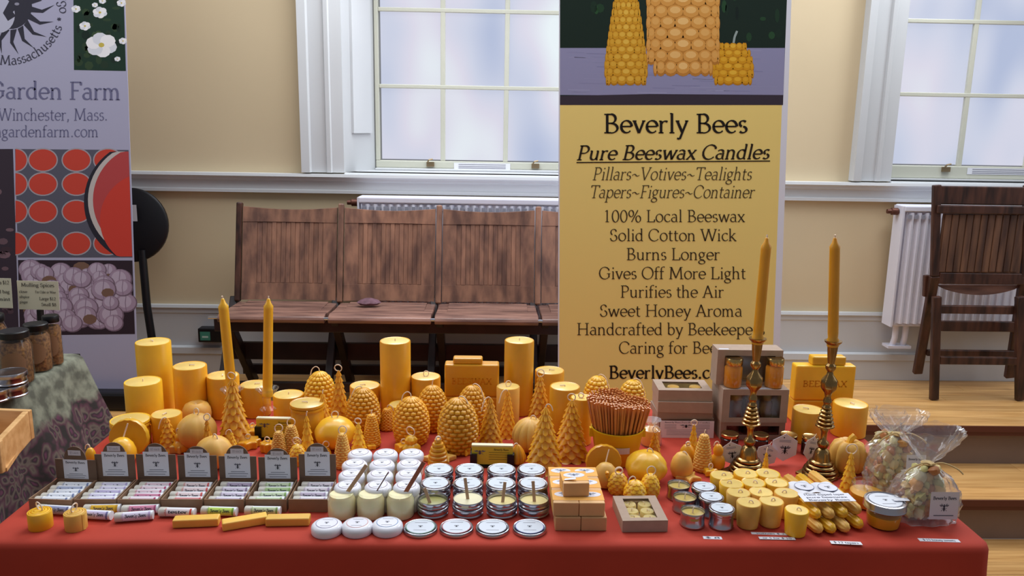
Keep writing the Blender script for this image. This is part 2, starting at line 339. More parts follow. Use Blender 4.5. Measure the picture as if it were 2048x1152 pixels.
def window(name, X0, X1, splay, D, px0, npx, pys, notice_px, latch_px):
    root = bpy.data.objects.new(name, None); COL.objects.link(root); root['kind'] = 'structure'
    Y2 = WY+D; xl, xr = X0+splay, X1-splay
    # casing on the wall, with its raised bands
    for x, e in ((X0, -1), (X1, 1)):
        prof = [(0, 0), (0, .022), (.05, .026), (.055, .034), (.072, .034), (.078, .024), (.14, .026), (.145, .046), (.18, .05), (.182, 0)]
        mb = MB(); mb.quadgrid([[(x+e*a, WY-b, z) for a, b in prof] for z in (ZSILL, 3.2)], close_u=True, cap0=True, cap1=True)
        link('casing', mb.mesh('casing', False), TRIM, root)
    mb = MB()
    for x, x2, e in ((X0, xl, 1), (X1, xr, -1)):
        mb.prism([(x, WY, ZSILL), (x2, Y2, ZSILL), (x2-e*.02, Y2, ZSILL), (x-e*.02, WY, ZSILL)], (0, 0, 2.0))
        o = link('jamb', mb.mesh('jamb', False), TRIM, root); mb = MB()
        p = Vector((x+(x2-x)*.22, WY+D*.22, 0)); q = Vector((x+(x2-x)*.8, WY+D*.8, 0)); nrm = Vector((e*D, -(x2-x)*e, 0)).normalized()*.012
        mb.prism([p+Vector((0, 0, ZSILL+.17)), q+Vector((0, 0, ZSILL+.17)), q+nrm+Vector((0, 0, ZSILL+.17)), p+nrm+Vector((0, 0, ZSILL+.17))], (0, 0, 1.7))
        link('jamb_panel', mb.mesh('jamb_panel', False), TRIM, root); mb = MB()
    link('stool', bx(X0, X1, WY-.03, Y2+.02, ZSILL-.03, ZSILL), TRIM, root, bevel=.004)
    # sash
    zb0 = at_y(px0, pys[0], Y2).z
    RB = ZSILL+.010
    link('sill', bx(xl, xr, Y2-.05, Y2+.03, ZSILL, RB), TRIM, root, bevel=.004)
    mb = MB(); mb.box(xl, xr, Y2-.018, Y2+.03, RB, zb0)
    link('bottom_rail', mb.mesh('rail', False), SASH, root, bevel=.004)
    gx0 = at_y(px0, pys[0]-60, Y2).x; pw = (xr-(gx0-xl)-gx0-xl+xl)/npx
    pw = (xr-(gx0-xl)-gx0)/npx
    for x0, x1 in ((xl, gx0), (gx0+pw*npx, xr)): link('stile', bx(x0, x1, Y2-.018, Y2+.03, zb0, 3.0), SASH, root, bevel=.003)
    ph = at_y(px0, pys[1], Y2).z-zb0; k = 0
    nrow = int((3.0-zb0)/ph)+1
    for r in range(nrow):
        z0 = zb0+r*ph; z1 = min(z0+ph, 3.0)
        for c in range(npx):
            link('pane', bx(gx0+c*pw+.008, gx0+(c+1)*pw-.008, Y2+.004, Y2+.008, z0+.006, z1-.006), PANEM, root)
        if r: link('muntin', bx(gx0, gx0+pw*npx, Y2-.012, Y2+.02, z0-.009, z0+.009), SASH, root, bevel=.003)
    for c in range(1, npx): link('muntin', bx(gx0+c*pw-.011, gx0+c*pw+.011, Y2-.0105, Y2+.0185, zb0, 3.0), SASH, root, bevel=.003)
    nx = at_y(notice_px[0], pys[0]+8, Y2-.02).x; nw = (notice_px[1]-notice_px[0])*mpp((nx, Y2, 1.3))
    P = Print(lambda u, v, L: (nx+u*nw, Y2-.02-.0004*L, zb0-.006-v*.03)); P.rect(0, 0, 1, 1, (230, 230, 236), 0)
    for q in (.25, .55, .8): P.line([(.08, q), (.92, q)], .12, (140, 140, 150), 1)
    link('notice', P.mesh(), None, root)
    for lp in latch_px:
        x = at_y(lp, pys[0], Y2-.02).x; mb = MB(); mb.box(x-.018, x+.018, Y2-.03, Y2-.016, zb0-.026, zb0-.004).tube([(x-.012, Y2-.035, zb0-.004), (x-.006, Y2-.04, zb0+.006), (x+.012, Y2-.04, zb0+.01)], .004)
        link('latch', mb.mesh('latch'), mat('old_brass', (150, 130, 100), .4, metal=.8), root)
window('window_1', *W1, .10, .27, 760, 4, (320, 172), (908, 1020), (861, 1071))
window('window_2', *W2, .012, .10, 1788, 4, (330, 188), (1935, 2060), (1892,))

# stage and steps, boards one by one
E1 = at_z(1950, 851, SZ).y; E2 = at_z(1950, 999, .172).y; FL = Vector()
RISER = mat('taupe_painted_riser', (128, 108, 94), .7, var=.12, vscale=6)
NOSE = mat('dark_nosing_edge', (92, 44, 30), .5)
st = struct('floor', bx(-3.2, 4.2, E1+.03, WY, 0, SZ-.02), RISER)
st2 = struct('trim_2', bx(-3.2, 4.2, E2+.03, E1+.03, 0, .152), RISER); st2.name = 'floor_step'
def boards(root, y0, y1, z, wd, seed, xr=(-3.2, 4.2)):
    rnd = random.Random(seed); n = round((y1-y0)/wd); wd = (y1-y0)/n
    for i in range(n):
        x = xr[0]-rnd.random()*.8
        while x < xr[1]:
            x2 = x+rnd.uniform(1.3, 2.2)
            xa, xb = max(x, xr[0]), min(x2, xr[1])
            if xb > xa+.02: link('floorboard', bx(xa+.0006, xb-.0006, y0+i*wd+.0005, y0+(i+1)*wd-.0005, z-.02, z-rnd.random()*.0006), OAK, root, bevel=.0008)
            x = x2
boards(st, E1+.03, WY-.036, SZ, .066, 3); boards(st2, E2+.03, E1+.03, .172, .066, 4)
for r_, y0, z in ((st, E1, SZ), (st2, E2, .172)):
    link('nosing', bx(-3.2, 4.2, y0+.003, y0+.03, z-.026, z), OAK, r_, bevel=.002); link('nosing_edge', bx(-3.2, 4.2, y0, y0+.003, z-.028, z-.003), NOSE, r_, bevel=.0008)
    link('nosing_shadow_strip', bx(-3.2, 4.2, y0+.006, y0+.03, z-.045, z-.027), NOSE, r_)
fl = struct('floor_hall', bx(-3.2, 4.2, -1.5, E2+.03, -.03, -.02), RISER)
boards(fl, 2.0, E2+.03, 0, .08, 5, (.9, 3.2))
link('boarding', bx(-3.2, 4.2, -1.5, 1.999, -.02, 0), OAK, fl)
link('boarding', bx(-3.2, .9, 2.0, E2+.03, -.02, 0), OAK, fl)

# ================================================================== FURNITURE AGAINST THE WALL
def radiator(label, x0, x1, zt, zb, pipes):
    t = thing('radiator', label, 'radiator', ((x0+x1)/2, WY-.08, zb)); t.location = (0, 0, 0); RW = mat('radiator_enamel', (222, 222, 234), .35)
    y0, y1 = WY-.13, WY-.045
    n = int((x1-x0)/.033); rows = []
    for i in range(n*4+1):
        x = x0+.012+(x1-x0-.024)*i/(n*4); d = (0, .010, .010, 0)[i % 4]
        rows.append([(x, y0+d, zb+.015), (x, y0+d, zt-.03)])
    mb = MB(); mb.quadgrid(rows); link('front_panel', mb.mesh('panel', False), RW, t)
    link('body', bx(x0, x1, y0+.012, y1, zb, zt-.012), RW, t, bevel=.006)
    gr = link('top_grille', bx(x0, x1, y0-.002, y1+.002, zt-.028, zt), RW, t, bevel=.006)
    for i in range(int((x1-x0)/.03)): link('slot', bx(x0+.02+i*.03, x0+.034+i*.03, y0-.0035, y0+.002, zt-.058, zt-.04), mat('shadow_grey_enamel', (150, 150, 162), .5), gr)
    for e in (y0,): link('side_panel', bx(x0-.004, x0+.004, y0, y1, zb, zt-.004), RW, t)
    mb = MB(); mb.lathe([(.012, 0), (.016, .004), (.016, .03), (.01, .034), (.01, .05)], 14)
    link('valve', mb.mesh('valve'), mat('brown_valve_metal', (96, 58, 46), .4, metal=.5), t, loc=(x0-.004, y0+.045, zt-.03), rot=(0, -PI/2, 0))
    for px in pipes:
        mb = MB(); mb.tube([(px, WY-.09, zb+.01), (px, WY-.09, zb-.06), (px, WY-.075, zb-.1)], .013, 12); link('pipe', mb.mesh('pipe'), RW, t)
    if pipes: link('pipe_plate', bx(pipes[0]-.03, pipes[-1]+.03, WY-.1, WY-.04, zb-.108, zb-.096), RW, t)
    return t
YR = WY-.13
radiator('white panel radiator behind the row of seats, only its top showing', at_y(716, 400, YR).x, 1.05, at_y(900, 396, YR).z, at_y(900, 640, YR).z, [])
xa = at_y(1800, 500, YR).x
radiator('white fluted panel radiator behind the single folding chair', xa, 2.75, at_y(1850, 412, YR).z, at_y(1850, 655, YR).z, [at_y(1798, 680, YR).x, at_y(1818, 680, YR).x])

# row of four joined folding seats
bench = thing('folding_seat_row', 'row of joined brown wooden folding seats with slatted backs against the wall', 'seat')
pxs = (480, 683, 879, 1077); XB = [at_y(p, 412, 3.44).x for p in pxs]; ZTB = at_y(600, 414, 3.44).z; XB.append(2*XB[3]-XB[2])
for i in range(4):
    x0, x1 = XB[i]+.016, XB[i+1]-.016
    n = 14; wd = (x1-x0)
    bp = link('backrest', MB().mesh('e') if False else None, None, bench) if False else None
    def Bk(s, z, off=0): # point on the leaning back plane; s across 0..1, bowed
        yy = 3.35+(z-.76)/(ZTB-.76)*.085+.014*math.sin(PI*s)-off; return (x0+wd*s, yy, z)
    def panel(name, s0, s1, z0, z1, th, par, M, bow=0, off=0):
        N = max(2, int((s1-s0)*14)); rows = []
        for k in range(N+1):
            s = s0+(s1-s0)*k/N; zt_ = z1-bow*math.sin(PI*s)
            rows.append([Bk(s, z0, off), Bk(s, zt_, off), Vector(Bk(s, zt_, off))+Vector((0, th, 0)), Vector(Bk(s, z0, off))+Vector((0, th, 0))])
        return link(name, MB().quadgrid(rows, close_u=True, cap0=True, cap1=True).mesh(name, False), M, par)
    bk = panel('backrest', 0, 1, .748, ZTB-.002, .010, bench, BACKW, .012, 0)
    panel('top_rail', 0, 1, ZTB-.062, ZTB, .014, bk, BACKW, .012, .006)
    panel('bottom_rail', 0, 1, .748, .815, .014, bk, BACKW, 0, .006)
    panel('side_rail', 0, .15, .815, ZTB-.062, .012, bk, BACKW, 0, .004); panel('side_rail', .85, 1, .815, ZTB-.062, .012, bk, BACKW, 0, .004)
    for k in range(n):
        s0 = .152+.696*k/n; panel('slat', s0+.003, s0+.696/n-.003, .817, ZTB-.064, .008, bk, BACKW, 0, .0035 if k % 2 else .0015)
    # seat: curved front, planks
    prof = [(3.075, .716), (3.066, .730), (3.072, .742), (3.10, .750), (3.20, .742), (3.35, .738), (3.35, .722), (3.2, .722)]
    mb = MB(); mb.quadgrid([[(x, y, z) for y, z in prof] for x in (x0-.012, x1+.006)], close_u=True, cap0=True, cap1=True)
    sea = link('seat', mb.mesh('seat'), SEATW, bench, bevel=.003)
    for k in range(5): link('seat_slat', bx(x0+.03, x1-.03, 3.12+k*.045, 3.12+k*.045+.040, .738, .7445), SEATW, sea, bevel=.002)
for i in range(5):
    x = XB[i]
    mb = MB(); mb.bar((x, 3.442, ZTB+.016), (x, 3.345, .74), .024, .03); link('back_post', mb.mesh('post', False), BACKW if i else DARKW, bench, bevel=.006)
    for dx, p, q in ((-.018, (3.10, SZ), (3.37, .76)), (.02, (3.46, SZ), (3.13, .735))):
        mb = MB(); mb.bar((x+dx, p[0], p[1]+.004), (x+dx, q[0], q[1]-.01), .03, .045); link('leg', mb.mesh('leg', False), LEGW, bench, bevel=.004)
    mb = MB(); mb.tube([(x-.03, 3.075, .735), (x+.03, 3.075, .735)], .006, 8); link('hinge', mb.mesh('hinge'), TIN, bench)
for (y, z0, z1) in ((3.13, .665, .722), (3.30, .50, .575), (3.46, .385, .43), (3.12, .42, .46)):
    link('stretcher', bx(XB[0]-.03, XB[4]+.03, y, y+.02, z0, z1), LEGW, bench, bevel=.003)
# crumpled wrapper on the second seat
me = MB().lathe([(0, -.012), (.03, -.01), (.045, 0), (.03, .012), (.012, .02), (0, .022)], 22, mod=lambda a, z: 1+.35*noise.noise((math.cos(a)*2, math.sin(a)*2, z*60))).mesh('crumple')
p = at_z(738, 606, .760); tag(link('crumpled_glove', me, mat('mauve_cloth', (120, 84, 96), .8, var=.4, vscale=60), loc=(p.x, p.y, .762), scale=(1.1, .6, .9)), 'small crumpled mauve cloth lying on the second wooden seat', 'cloth')

# single folding chair on the right, seen from behind
ch = thing('folding_chair', 'single dark brown wooden folding chair in front of the right radiator', 'chair')
Yc = 3.36
def q4(x, y, Y=Yc): return at_y(1560+x/2.215, 340+y/2.215, Y)
def cb(name, p, q, wd, th, M=DARKW, Y=Yc, Y2=None, par=None):
    a, b = q4(*p, Y), q4(*q, Y if Y2 is None else Y2); a.y = Y; mb = MB(); mb.bar(a, b, wd, th); return link(name, mb.mesh(name, False), M, par or ch, bevel=.004)
k = mpp((2, Yc, .8))/2.215
XR = q4(1085, 300).x
cb('back_post', (694, 66), (684, 470), 34*k, .022); cb('back_post', (1098, 66), (1082, 470), 34*k, .022)
lf = at_z(1560+604/2.215, 340+914/2.215, SZ); cb('rear_leg', (684, 470), (608, 900), 40*k, .024, Y2=min(lf.y, 3.46))
cb('rear_leg', (1082, 470), (1014, 918), 40*k, .024, Y2=min(lf.y, 3.46))
cb('front_leg', (694, 560), (690, 950), 36*k, .024, Y=Yc-.05); cb('front_leg', (1062, 560), (1070, 960), 36*k, .024, Y=Yc-.05)
for o in ch.children:
    if 'front_leg' in o.name:
        zmin = min(v.co.z for v in o.data.vertices)
        for v in o.data.vertices:
            if v.co.z < zmin+.1: v.co.z += SZ-zmin
def rl(name, x0, x1, y0, y1, Y=Yc, th=.02, M=DARKW, par=None):
    a, b = q4(x0, (y0+y1)/2, Y), q4(x1, (y0+y1)/2, Y); zc_ = (a.z+b.z)/2; hh_ = (y1-y0)*k
    return link(name, bx(a.x, b.x, Y-th/2, Y+th/2, zc_-hh_/2, zc_+hh_/2), M, par or ch, bevel=.004)
SLW = mat('dark_brown_slat_wood', (112, 80, 60), .45, rgb2=(68, 46, 38), vscale=9, vstretch=(4, 4, .5))
bkp = rl('back_panel', 706, 1078, 196, 458, Yc, .010, SLW)
for i in range(11): rl('slat', 716+i*32, 745+i*32, 198, 453, Yc-.007, .006+.002*(i % 2), SLW, bkp)
rl('top_rail', 700, 1085, 74, 152); rl('cross_rail', 692, 1092, 158, 194, Yc-.012, .024); rl('cross_rail', 700, 1080, 455, 506)
sm = MB(); pts = [q4(702+s_/12*366, 514+40*math.sin(PI*s_/12)**.7, Yc+.015) for s_ in range(13)]; top = [q4(702+s_/12*366, 510, Yc+.015) for s_ in range(12, -1, -1)]
sm.prism(pts+top, (0, .02, 0)); link('seat', sm.mesh('seat', False), SEATW, ch)
rl('stretcher', 672, 1085, 600, 637, Yc-.03); rl('stretcher', 705, 1042, 668, 716, Yc+.04, .016); rl('stretcher', 650, 1040, 796, 826, Yc+.06, .016); rl('stretcher', 705, 1075, 826, 862, Yc-.05)
cb('side_arm', (650, 465), (645, 560), 26*k, .02, Y=Yc+.03)
# black round folding stool behind the farm banner
stl = thing('folding_stool', 'black round-topped folding stool leaning behind the farm banner', 'stool')
c = at_y(262, 450, 3.50); rr = at_y(337, 450, 3.50).x-c.x
mb = MB(); mb.lathe([(0, -.012), (rr-.008, -.012), (rr, -.006), (rr, .006), (rr-.008, .012), (0, .012)], 40)
link('seat', mb.mesh('seat'), BLACK, stl, loc=c, rot=(R(84), 0, 0))
for d, dx in ((.0, 0), (-.1, -.1)):
    mb = MB(); a = at_y(284, 500, 3.48); b = at_z(309, 770, SZ); b.y = 3.36
    mb.tube([a+Vector((dx, 0, 0)), Vector((a.x+.012+dx, 3.46, (a.z+SZ)/2+.05)), Vector((a.x+.055+dx, 3.42, SZ+.012))], .017, 10); link('leg', mb.mesh('leg'), BLACK, stl)
P = Print(lambda u, v, L: (c.x+.0+u, 3.47-.001*L, c.z+v)); P.rect(0, 0, .03, .07, (200, 200, 205), 0); link('paper_tag', P.mesh(), None, stl, loc=(.012, 0, .02))
# small dark box on the baseboard
p = at_y(398, 655, WY-.05); q = at_y(448, 683, WY-.05)
o = tag(link('socket_box', bx(p.x, q.x, WY-.07, WY-.018, q.z, p.z), BLACK, bevel=.004), 'small black box with green label low on the wall beside the wooden seats', 'box')
P = Print(lambda u, v, L: (p.x+.01+u*.045, WY-.0705-.0004*L, q.z+.01+v*.04)); P.rect(0, 0, 1, 1, (70, 140, 120), 0); P.rect(.2, .3, .8, .5, (190, 215, 205), 1); link('label', P.mesh(), None, o)

# ================================================================== BANNERS
def sil(P, cx, v0, v1, wfn, col, L, n=16):
    pts = [(cx-wfn(i/n), v0+(v1-v0)*i/n) for i in range(n+1)]+[(cx+wfn(i/n), v0+(v1-v0)*i/n) for i in range(n, -1, -1)]
    P.poly(pts, col, L)
def mixc(a, b, t): return tuple(a[i]+(b[i]-a[i])*t for i in range(3))
BY = 2.90; BZ = .172
ban = thing('roll_up_banner', 'tall yellow candle seller banner reading Beverly Bees Pure Beeswax Candles', 'banner')
def corner(x, y, Y=BY): return at_y(x, y, Y)
# sheet outline: edges measured, foot on the stage
def edge(x0, y0, x1, y1, Y, z): a, b = at_y(x0, y0, Y), at_y(x1, y1, Y); t = (z-a.z)/(b.z-a.z); return a+(b-a)*t
def sheet(l, r, Y, z0, z1):
    pts = [edge(*l, Y, z0), edge(*r, Y, z0), edge(*r, Y, z1), edge(*l, Y, z1)]
    return MB().prism(pts, (0, .002, 0)).mesh('sheet', False)
l, r_ = (1118, 0, 1116, 700), (1583, 0, 1560, 680)
link('sheet', sheet(l, r_, BY, BZ+.09, 2.15), mat('banner_white_vinyl', (226, 228, 240), .5), ban)
e0 = edge(*l, BY, BZ+.05); e1 = edge(*r_, BY, BZ+.05)
link('base_cassette', bx(e0.x-.02, e1.x+.02, BY-.05, BY+.05, BZ+.0, BZ+.1), mat('banner_base_metal', (120, 120, 126), .35, metal=.9), ban, bevel=.015)
mb = MB(); mb.tube([((e0.x+e1.x)/2, BY+.03, BZ+.09), ((e0.x+e1.x)/2, BY+.03, 2.15)], .009, 8); link('support_pole', mb.mesh('pole'), TIN, ban)
link('top_rail', bx(edge(*l, BY, 2.15).x, edge(*r_, BY, 2.15).x, BY-.012, BY+.014, 2.14, 2.17), TIN, ban, bevel=.004)
P = Print(lambda u, v, L: at_y(u, v, BY)+Vector((0, -.00015*(L+1), 0)))
def rgt(y): return 1578-23/680*y-3
YB = (242, 216, 130)
zt = -330
P.poly([(1120, 210), (rgt(210)-4, 210), (rgt(860)-6, 860), (1118, 860)], YB, 0)
# photograph printed across the top
P.poly([(1120, zt), (rgt(zt), zt), (rgt(210)-2, 210), (1120, 210)], (22, 40, 32), 0)
rnd = random.Random(5)
for i in range(90):
    x = rnd.uniform(1128, 1562); y = rnd.uniform(zt, 84); P.disc(x, y, rnd.uniform(3, 9), rnd.uniform(4, 15), mixc((14, 26, 26), (40, 78, 46), rnd.random()), 1, 8)
P.poly([(1120, 96), (rgt(96)-2, 96), (rgt(190)-2, 192), (1120, 190)], (146, 146, 182), 2)
for i in range(60):
    x = rnd.uniform(1124, 1500); y = rnd.uniform(100, 186); P.line([(x, y), (x+rnd.uniform(30, 66), y+1)], 1.2, mixc((126, 126, 164), (166, 166, 200), rnd.random()), 2.5)
P.poly([(1120, 192), (1300, 188), (rgt(190)-2, 190), (rgt(210)-2, 210), (1120, 210)], (58, 50, 62), 2.5)
def pcandle(cx, v0, v1, wfn, base, hi, nr, nc):
    sil(P, cx, v0, v1, lambda t: wfn(t)*.93, mixc(base, (80, 44, 8), .45), 3, 30)
    dv = (v1-v0)/nr
    for r in range(nr):
        t = (r+.5)/nr; v = v0+dv*(r+.5); wd = wfn(t)
        for c in range(nc+1):
            a = -PI/2+PI*(c+(.5 if r % 2 else 0))/nc
            if abs(a) > PI/2+.01: continue
            u = cx+wd*math.sin(a)*.98; ru = max(2.4, wd*PI/nc*.56*math.cos(a)+1.2)
            P.disc(u, v, ru, dv*.72, mixc(base, (120, 66, 10), .22+.12*abs(math.sin(a))), 3.5+.03*r, 12)
            P.disc(u, v-dv*.1, ru*.86, dv*.56, mixc(base, hi, .12), 3.51+.03*r, 12)
            P.disc(u, v-dv*.22, ru*.58, dv*.32, mixc(base, hi, .75-.5*abs(math.sin(a))), 3.52+.03*r, 10)
pcandle(1252, -24, 168, lambda t: (16+26*min(1, t*1.25)**.75) if t < .93 else 42-90*(t-.93), (206, 146, 30), (240, 200, 90), 13, 7)
pcandle(1366, -300, 148, lambda t: 72 if t < .955 else 58, (212, 148, 66), (248, 208, 140), 20, 7)
pcandle(1466, 88, 168, lambda t: 40*math.sqrt(max(0, 1-(1-min(1, t*1.35+.12))**2)) if t < .9 else 36, (208, 144, 20), (242, 196, 70), 6, 6)
P.line([(1467, 86), (1469, 74), (1474, 62)], 4.5, (150, 166, 164), 6)
DK = (44, 38, 26); DK2 = (84, 72, 44)
def row(s, x0, x1, y, size, col=DK2, **k):
    text(P, s, (x0+x1)/2, y, size, col, width=x1-x0, L=7, **k)
row('Beverly Bees', 1206, 1496, 266, 54, (30, 24, 20), thick=.10, thin=.042)
row('Pure Beeswax Candles', 1152, 1538, 319, 41, (44, 34, 22), thick=.105, thin=.05, slant=.22, slope=-.006)
P.line([(1153, 325), (1540, 322)], 2.2, (44, 34, 22), 7)
row('Pillars~Votives~Tealights', 1184, 1503, 360, 36, DK2, thick=.075, slant=.22)
row('Tapers~Figures~Container', 1178, 1508, 396, 36, DK2, thick=.075, slant=.22)
for s, x0, x1, y in (('100% Local Beeswax', 1206, 1490, 444), ('Solid Cotton Wick', 1219, 1473, 482), ('Burns Longer', 1252, 1440, 520), ('Gives Off More Light', 1197, 1492, 558), ('Purifies the Air', 1240, 1448, 595), ('Sweet Honey Aroma', 1199, 1485, 633), ('Handcrafted by Beekeepers', 1153, 1530, 670), ('Caring for Bees', 1237, 1447, 707)):
    row(s, x0, x1, y, 34, (66, 56, 36), thick=.08)
row('BeverlyBees.com', 1217, 1466, 757, 36, (36, 30, 22), thick=.12, thin=.05)
link('lettering', P.mesh(), None, ban)

fb = thing('roll_up_banner', 'lavender farm banner with flower, red tin and garlic photographs, cut by the left frame', 'banner')
FY = 3.14
l, r_ = (-190, 0, -150, 670), (250, 0, 273, 670)
link('sheet', sheet(l, r_, FY, SZ+.06, 2.1), mat('banner_lavender_vinyl', (176, 176, 204), .55), fb)
e0 = edge(*l, FY, SZ+.05); e1 = edge(*r_, FY, SZ+.05)
link('base_cassette', bx(e0.x-.03, e1.x+.02, FY-.055, FY+.055, SZ, SZ+.075), BLACK, fb, bevel=.012)
mb = MB(); mb.tube([((e0.x+e1.x)/2, FY+.03, SZ+.07), ((e0.x+e1.x)/2, FY+.03, 2.1)], .009, 8); link('support_pole', mb.mesh('pole'), TIN, fb)
link('top_rail', bx(edge(*l, FY, 2.1).x, edge(*r_, FY, 2.1).x, FY-.012, FY+.014, 2.09, 2.12), TIN, fb, bevel=.004)
P = Print(lambda u, v, L: at_y(u, v, FY)+Vector((0, -.00015*(L+1), 0)))
fr = lambda y: 248+y*23/670
P.poly([(145, -260), (fr(0)-8, -260), (fr(140)-1, 142), (148, 140)], (30, 56, 44), 1)
rnd = random.Random(11)
for i in range(120): P.disc(rnd.uniform(154, 240), rnd.uniform(-255, 132), rnd.uniform(3, 9), rnd.uniform(3, 10), mixc((18, 36, 34), (66, 88, 56), rnd.random()), 1.5, 7)
for x, y, s in ((203, 90, 30), (200, 25, 14), (152, 18, 9), (170, 52, 11), (243, 6, 9), (190, 10, 6), (235, 118, 6), (205, 2, 7), (246, 82, 8)):
    for k in range(6): a = k*60+20; P.disc(x+s*.55*math.cos(R(a)), y+s*.42*math.sin(R(a)), s*.52, s*.42, mixc((226, 230, 240), (250, 250, 255), (k % 2)), 2+.05*k, 10)
    P.disc(x, y, s*.2, s*.16, (210, 190, 90), 3, 8)
# sun and moon emblem in a ring of words
cx, cy = 22, 22
for k in range(-3, 6):
    a = R(k*22-8); r0, r1 = 38, 88
    for s, c_ in ((-1, 0), (1, 0)): pass
    P.poly([(cx+r0*math.cos(a-.14), cy+r0*math.sin(a-.14)), (cx+62*math.cos(a+.1), cy+62*math.sin(a+.1)), (cx+r1*math.cos(a), cy+r1*math.sin(a)), (cx+64*math.cos(a+.2), cy+64*math.sin(a+.2)), (cx+r0*math.cos(a+.2), cy+r0*math.sin(a+.2))], (52, 52, 66), 2)
P.disc(cx, cy-10, 42, 46, (52, 52, 66), 2.5, 30); P.disc(cx-24, cy+8, 32, 36, (190, 192, 214), 3, 24)
P.poly([(cx-2, cy-22), (cx+12, cy-6), (cx+4, cy+2), (cx+10, cy+10), (cx-6, cy+20), (cx-16, cy+4)], (52, 52, 66), 3.5); P.disc(cx+12, cy-14, 5, 3, (150, 150, 170), 4, 8)
for k in range(4): a = R(100+k*18); P.line([(cx-18+40*math.cos(a), cy+8+40*math.sin(a)), (cx-18+66*math.cos(a), cy+8+66*math.sin(a))], 4, (130, 132, 156), 2)
text(P, 'Winchester, Massachusetts * USA', 0, 0, 27, (70, 70, 88), L=3, thick=.1, thin=.045, circle=(cx-6, cy-8, 116, R(168)))
G1 = (112, 112, 146)
text(P, 'Garden Farm', 243, 200, 50, G1, L=3, anchor='r', width=268, thick=.1, thin=.045, slope=.01)
text(P, 'Winchester, Winchester, Mass.', 216, 241, 34, G1, L=3, anchor='r', width=372, thick=.085)
text(P, 'agardenfarm.com', 198, 274, 32, G1, L=3, anchor='r', width=208, thick=.085)
# photo of red tins, photo of garlic, dark photo at left
P.poly([(-150, 298), (26, 298), (38, 674), (-150, 676)], (60, 50, 62), 1)
for i in range(26): P.disc(rnd.uniform(-30, 24), rnd.uniform(310, 660), rnd.uniform(5, 14), rnd.uniform(3, 8), mixc((54, 40, 50), (150, 120, 130), rnd.random()*.8), 1.5, 9)
P.poly([(30, 298), (fr(298)-1, 300), (fr(515)-1, 515), (36, 515)], (92, 92, 108), 1)
for j in range(4):
    for i in range(4):
        x = (31, 86, 153, 216)[i]; y = (320, 368, 423, 487)[j]
        a0_, a1_ = (-90, 90) if i == 0 else (0, 360); P.disc(x, y, 30 if i else 25, 24, (170, 164, 174), 2, 26, a0_, a1_); P.disc(x, y, 27.5 if i else 22.5, 21.5, (204, 72, 58), 2.5, 26, a0_, a1_)
def bigarc(rx, ry, cxx, cyy, col, L):
    pts = [(cxx-rx*math.cos(R(a)), cyy-ry*math.sin(R(a))) for a in range(84, -84, -6)]
    pts = [(min(x, fr(y)-1), min(max(y, 303), 513)) for x, y in pts]; P.poly([(fr(pts[0][1])-1, pts[0][1])]+pts+[(fr(513)-1, 513)], col, L)
bigarc(126, 124, 294, 404, (44, 42, 54), 3.2); bigarc(118, 116, 294, 400, (200, 192, 190), 3.4); bigarc(110, 110, 296, 400, (186, 74, 76), 3.6)
bigarc(100, 96, 300, 440, (208, 68, 56), 3.8)
P.poly([(36, 520), (fr(520)-1, 521), (fr(668)-1, 668), (110, 670), (40, 672)], (52, 40, 50), 1)
for i in range(74):
    x = 56+(i*67.7 % 196)+rnd.uniform(-6, 6); y = 540+(i*41.3 % 112)+rnd.uniform(-5, 5); s = rnd.uniform(16, 26); Lz = 2+i*.03
    if i % 5 == 4: P.disc(x, y, s*.7, s*.5, (124, 96, 82), Lz, 10); continue
    P.disc(x, y, s, s*.85, (120, 100, 118), Lz, 18); P.disc(x-1, y-1, s*.92, s*.78, (168, 148, 172), Lz+.01, 18); P.disc(x-3, y-3, s*.6, s*.55, (192, 178, 200), Lz+.02, 14)
    P.line([(x, y-s*.8), (x-2, y), (x, y+s*.7)], 1.5, (140, 120, 144), Lz+.025)
link('lettering', P.mesh(), None, fb)
# ================================================================== MAIN TABLE
TX0, TX1, TY0, TY1 = -.907, .923, 1.334, 2.094
tb = thing('trestle_table', 'long folding table carrying the whole candle display', 'table', (0, 0, 0))
link('tabletop', bx(TX0+.012, TX1-.012, TY0+.012, TY1-.012, TZ-.035, TZ-.006), mat('plastic_tabletop', (200, 200, 200), .5), tb)
for x in (TX0+.15, TX1-.15):
    for y in (TY0+.09, TY1-.09):
        mb = MB(); mb.tube([(x, y, 0), (x, y, TZ-.036)], .015, 10); link('leg', mb.mesh('leg'), TIN, tb)
